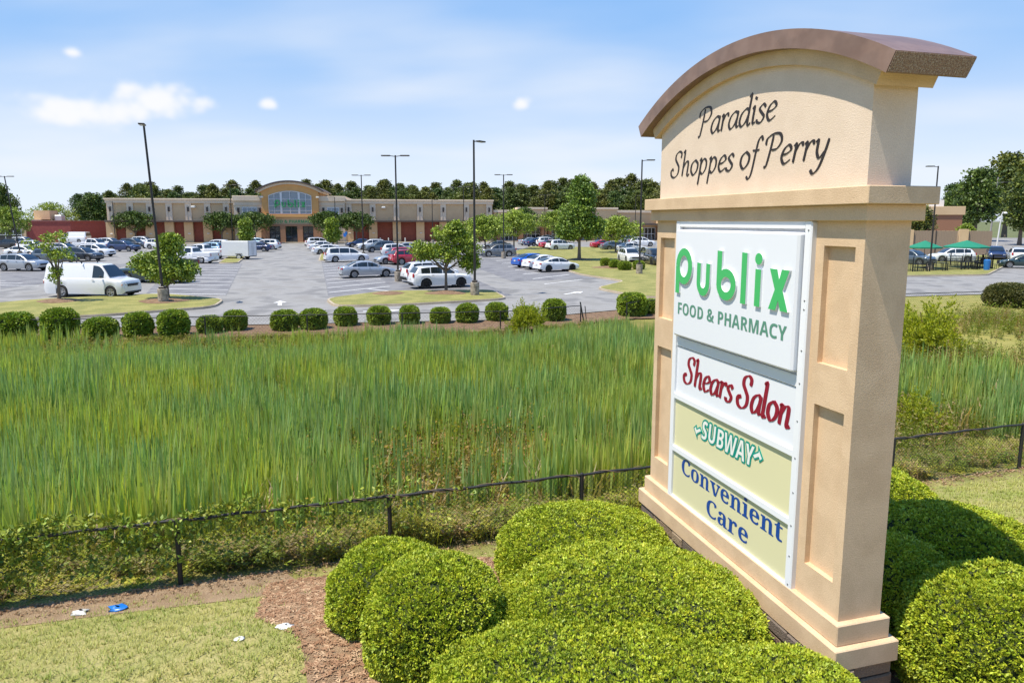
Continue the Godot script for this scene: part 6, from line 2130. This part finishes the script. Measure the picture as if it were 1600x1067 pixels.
# a seated figure as one smooth skin over tapered bones
func build_person(at: Vector3):
	var J := {"hip": Vector3(0, 0.52, 0), "chest": Vector3(0, 0.98, 0.03), "neck": Vector3(0, 1.14, 0.02), "head": Vector3(0, 1.30, 0.0), "sl": Vector3(-0.19, 1.06, 0.03), "sr": Vector3(0.19, 1.06, 0.03), "el": Vector3(-0.25, 0.80, -0.06), "er": Vector3(0.25, 0.80, -0.06), "wl": Vector3(-0.15, 0.72, -0.28), "wr": Vector3(0.15, 0.72, -0.28), "kl": Vector3(-0.13, 0.52, -0.42), "kr": Vector3(0.13, 0.52, -0.42), "al": Vector3(-0.13, 0.09, -0.40), "ar": Vector3(0.13, 0.09, -0.40), "tl": Vector3(-0.14, 0.05, -0.58), "tr": Vector3(0.14, 0.05, -0.58), "fl": Vector3(-0.1, 0.71, -0.36), "fr": Vector3(0.1, 0.71, -0.36)}
	var bones := [["hip", "chest", 0.15, 0.16], ["chest", "neck", 0.12, 0.06], ["neck", "head", 0.055, 0.1], ["sl", "sr", 0.07, 0.07], ["sl", "el", 0.055, 0.045], ["sr", "er", 0.055, 0.045], ["el", "wl", 0.042, 0.032], ["er", "wr", 0.042, 0.032], ["wl", "fl", 0.035, 0.02], ["wr", "fr", 0.035, 0.02], ["hip", "kl", 0.1, 0.068], ["hip", "kr", 0.1, 0.068], ["kl", "al", 0.062, 0.042], ["kr", "ar", 0.062, 0.042], ["al", "tl", 0.045, 0.035], ["ar", "tr", 0.045, 0.035]]
	var field := func(p: Vector3) -> float:
		var acc := 0.0
		for b in bones:
			var A: Vector3 = J[b[0]]; var B: Vector3 = J[b[1]]
			var h := clampf((p - A).dot(B - A) / (B - A).length_squared(), 0.0, 1.0)
			acc += exp(-34.0 * (p.distance_to(A.lerp(B, h)) - lerpf(b[2], b[3], h)))
		return -log(maxf(acc, 1e-12)) / 34.0
	var cell := 0.035
	var lo := Vector3(-0.42, -0.02, -0.72)
	var nx := 25; var ny := 42; var nz := 29
	var val := PackedFloat32Array()
	val.resize((nx + 1) * (ny + 1) * (nz + 1))
	for x in nx + 1:
		for y in ny + 1:
			for z in nz + 1: val[(x * (ny + 1) + y) * (nz + 1) + z] = field.call(lo + Vector3(x, y, z) * cell)
	var ids := {}
	var mb := MB.new()
	mb.colored = true
	var g := func(x: int, y: int, z: int) -> float: return val[(x * (ny + 1) + y) * (nz + 1) + z]
	for x in nx:
		for y in ny:
			for z in nz:
				var sum := Vector3.ZERO
				var cnt := 0
				for e in [[0, 0, 0, 1, 0, 0], [0, 1, 0, 1, 1, 0], [0, 0, 1, 1, 0, 1], [0, 1, 1, 1, 1, 1], [0, 0, 0, 0, 1, 0], [1, 0, 0, 1, 1, 0], [0, 0, 1, 0, 1, 1], [1, 0, 1, 1, 1, 1], [0, 0, 0, 0, 0, 1], [1, 0, 0, 1, 0, 1], [0, 1, 0, 0, 1, 1], [1, 1, 0, 1, 1, 1]]:
					var a: float = g.call(x + e[0], y + e[1], z + e[2]); var b: float = g.call(x + e[3], y + e[4], z + e[5])
					if (a < 0.0) != (b < 0.0):
						sum += Vector3(e[0], e[1], e[2]).lerp(Vector3(e[3], e[4], e[5]), a / (a - b)); cnt += 1
				if cnt:
					var p := lo + (Vector3(x, y, z) + sum / cnt) * cell
					var nn := Vector3(field.call(p + Vector3(0.01, 0, 0)) - field.call(p - Vector3(0.01, 0, 0)), field.call(p + Vector3(0, 0.01, 0)) - field.call(p - Vector3(0, 0.01, 0)), field.call(p + Vector3(0, 0, 0.01)) - field.call(p - Vector3(0, 0, 0.01))).normalized()
					mb.col = Color(0.015, 0.015, 0.018)
					if p.y > 1.14 and p.z < 0.04 and p.y < 1.36: mb.col = Color(0.36, 0.22, 0.16)
					elif p.y > 1.14: mb.col = Color(0.03, 0.02, 0.015)
					elif p.y < 0.6 and p.y > 0.12: mb.col = Color(0.03, 0.06, 0.16)
					elif p.z < -0.16 and p.y > 0.6: mb.col = Color(0.36, 0.22, 0.16)
					ids[Vector3i(x, y, z)] = mb.vert(p, nn)
	for x in range(1, nx):
		for y in range(1, ny):
			for z in range(1, nz):
				for ax in 3:
					var a: float = g.call(x, y, z)
					var b: float = g.call(x + int(ax == 0), y + int(ax == 1), z + int(ax == 2))
					if (a < 0.0) == (b < 0.0): continue
					var u := Vector3i(int(ax == 1), int(ax == 2), int(ax == 0)); var v := Vector3i(int(ax == 2), int(ax == 0), int(ax == 1))
					var c := Vector3i(x, y, z)
					if not (ids.has(c) and ids.has(c - u) and ids.has(c - v) and ids.has(c - u - v)): continue
					var q := [ids[c], ids[c - u], ids[c - u - v], ids[c - v]]
					if a > 0.0: q.reverse()
					mb.idx.append_array(PackedInt32Array([q[0], q[2], q[1], q[0], q[3], q[2]]))
	var o := part("person", mb.mesh(), vc_mat(0.8), self, at)
	o.rotation.y = 1.1
	tag(o, "person in a black top sitting at a terrace table", "person")
	# the chair under the person
	var black := plain(0.015, 0.015, 0.016, 0.5)
	var ch := thing("cafe_chair", "black metal chair the seated person uses", "chair", at, 1.1, "chairs on the terrace")
	var cb := MB.new(); cb.box(Vector3(0, 0.40, -0.02), Vector3(0.45, 0.04, 0.45), 0.01)
	part("seat", cb.mesh(), black, ch)
	cb = MB.new(); cb.box(Vector3(0, 0.72, 0.25), Vector3(0.45, 0.5, 0.03), 0.01)
	part("backrest", cb.mesh(), black, ch)
	for i in 4:
		cb = MB.new(); cb.box(Vector3(0.2 if i & 1 else -0.2, 0.19, 0.2 if i & 2 else -0.2), Vector3(0.035, 0.38, 0.035))
		part("leg", cb.mesh(), black, ch)
func _ready():
	build_light()
	build_ground()
	build_store()
	build_sign()
	build_lamps()
	build_cars()
	build_terrace()
	build_shrubs()
	build_marsh()
	build_fences()
	build_trees()
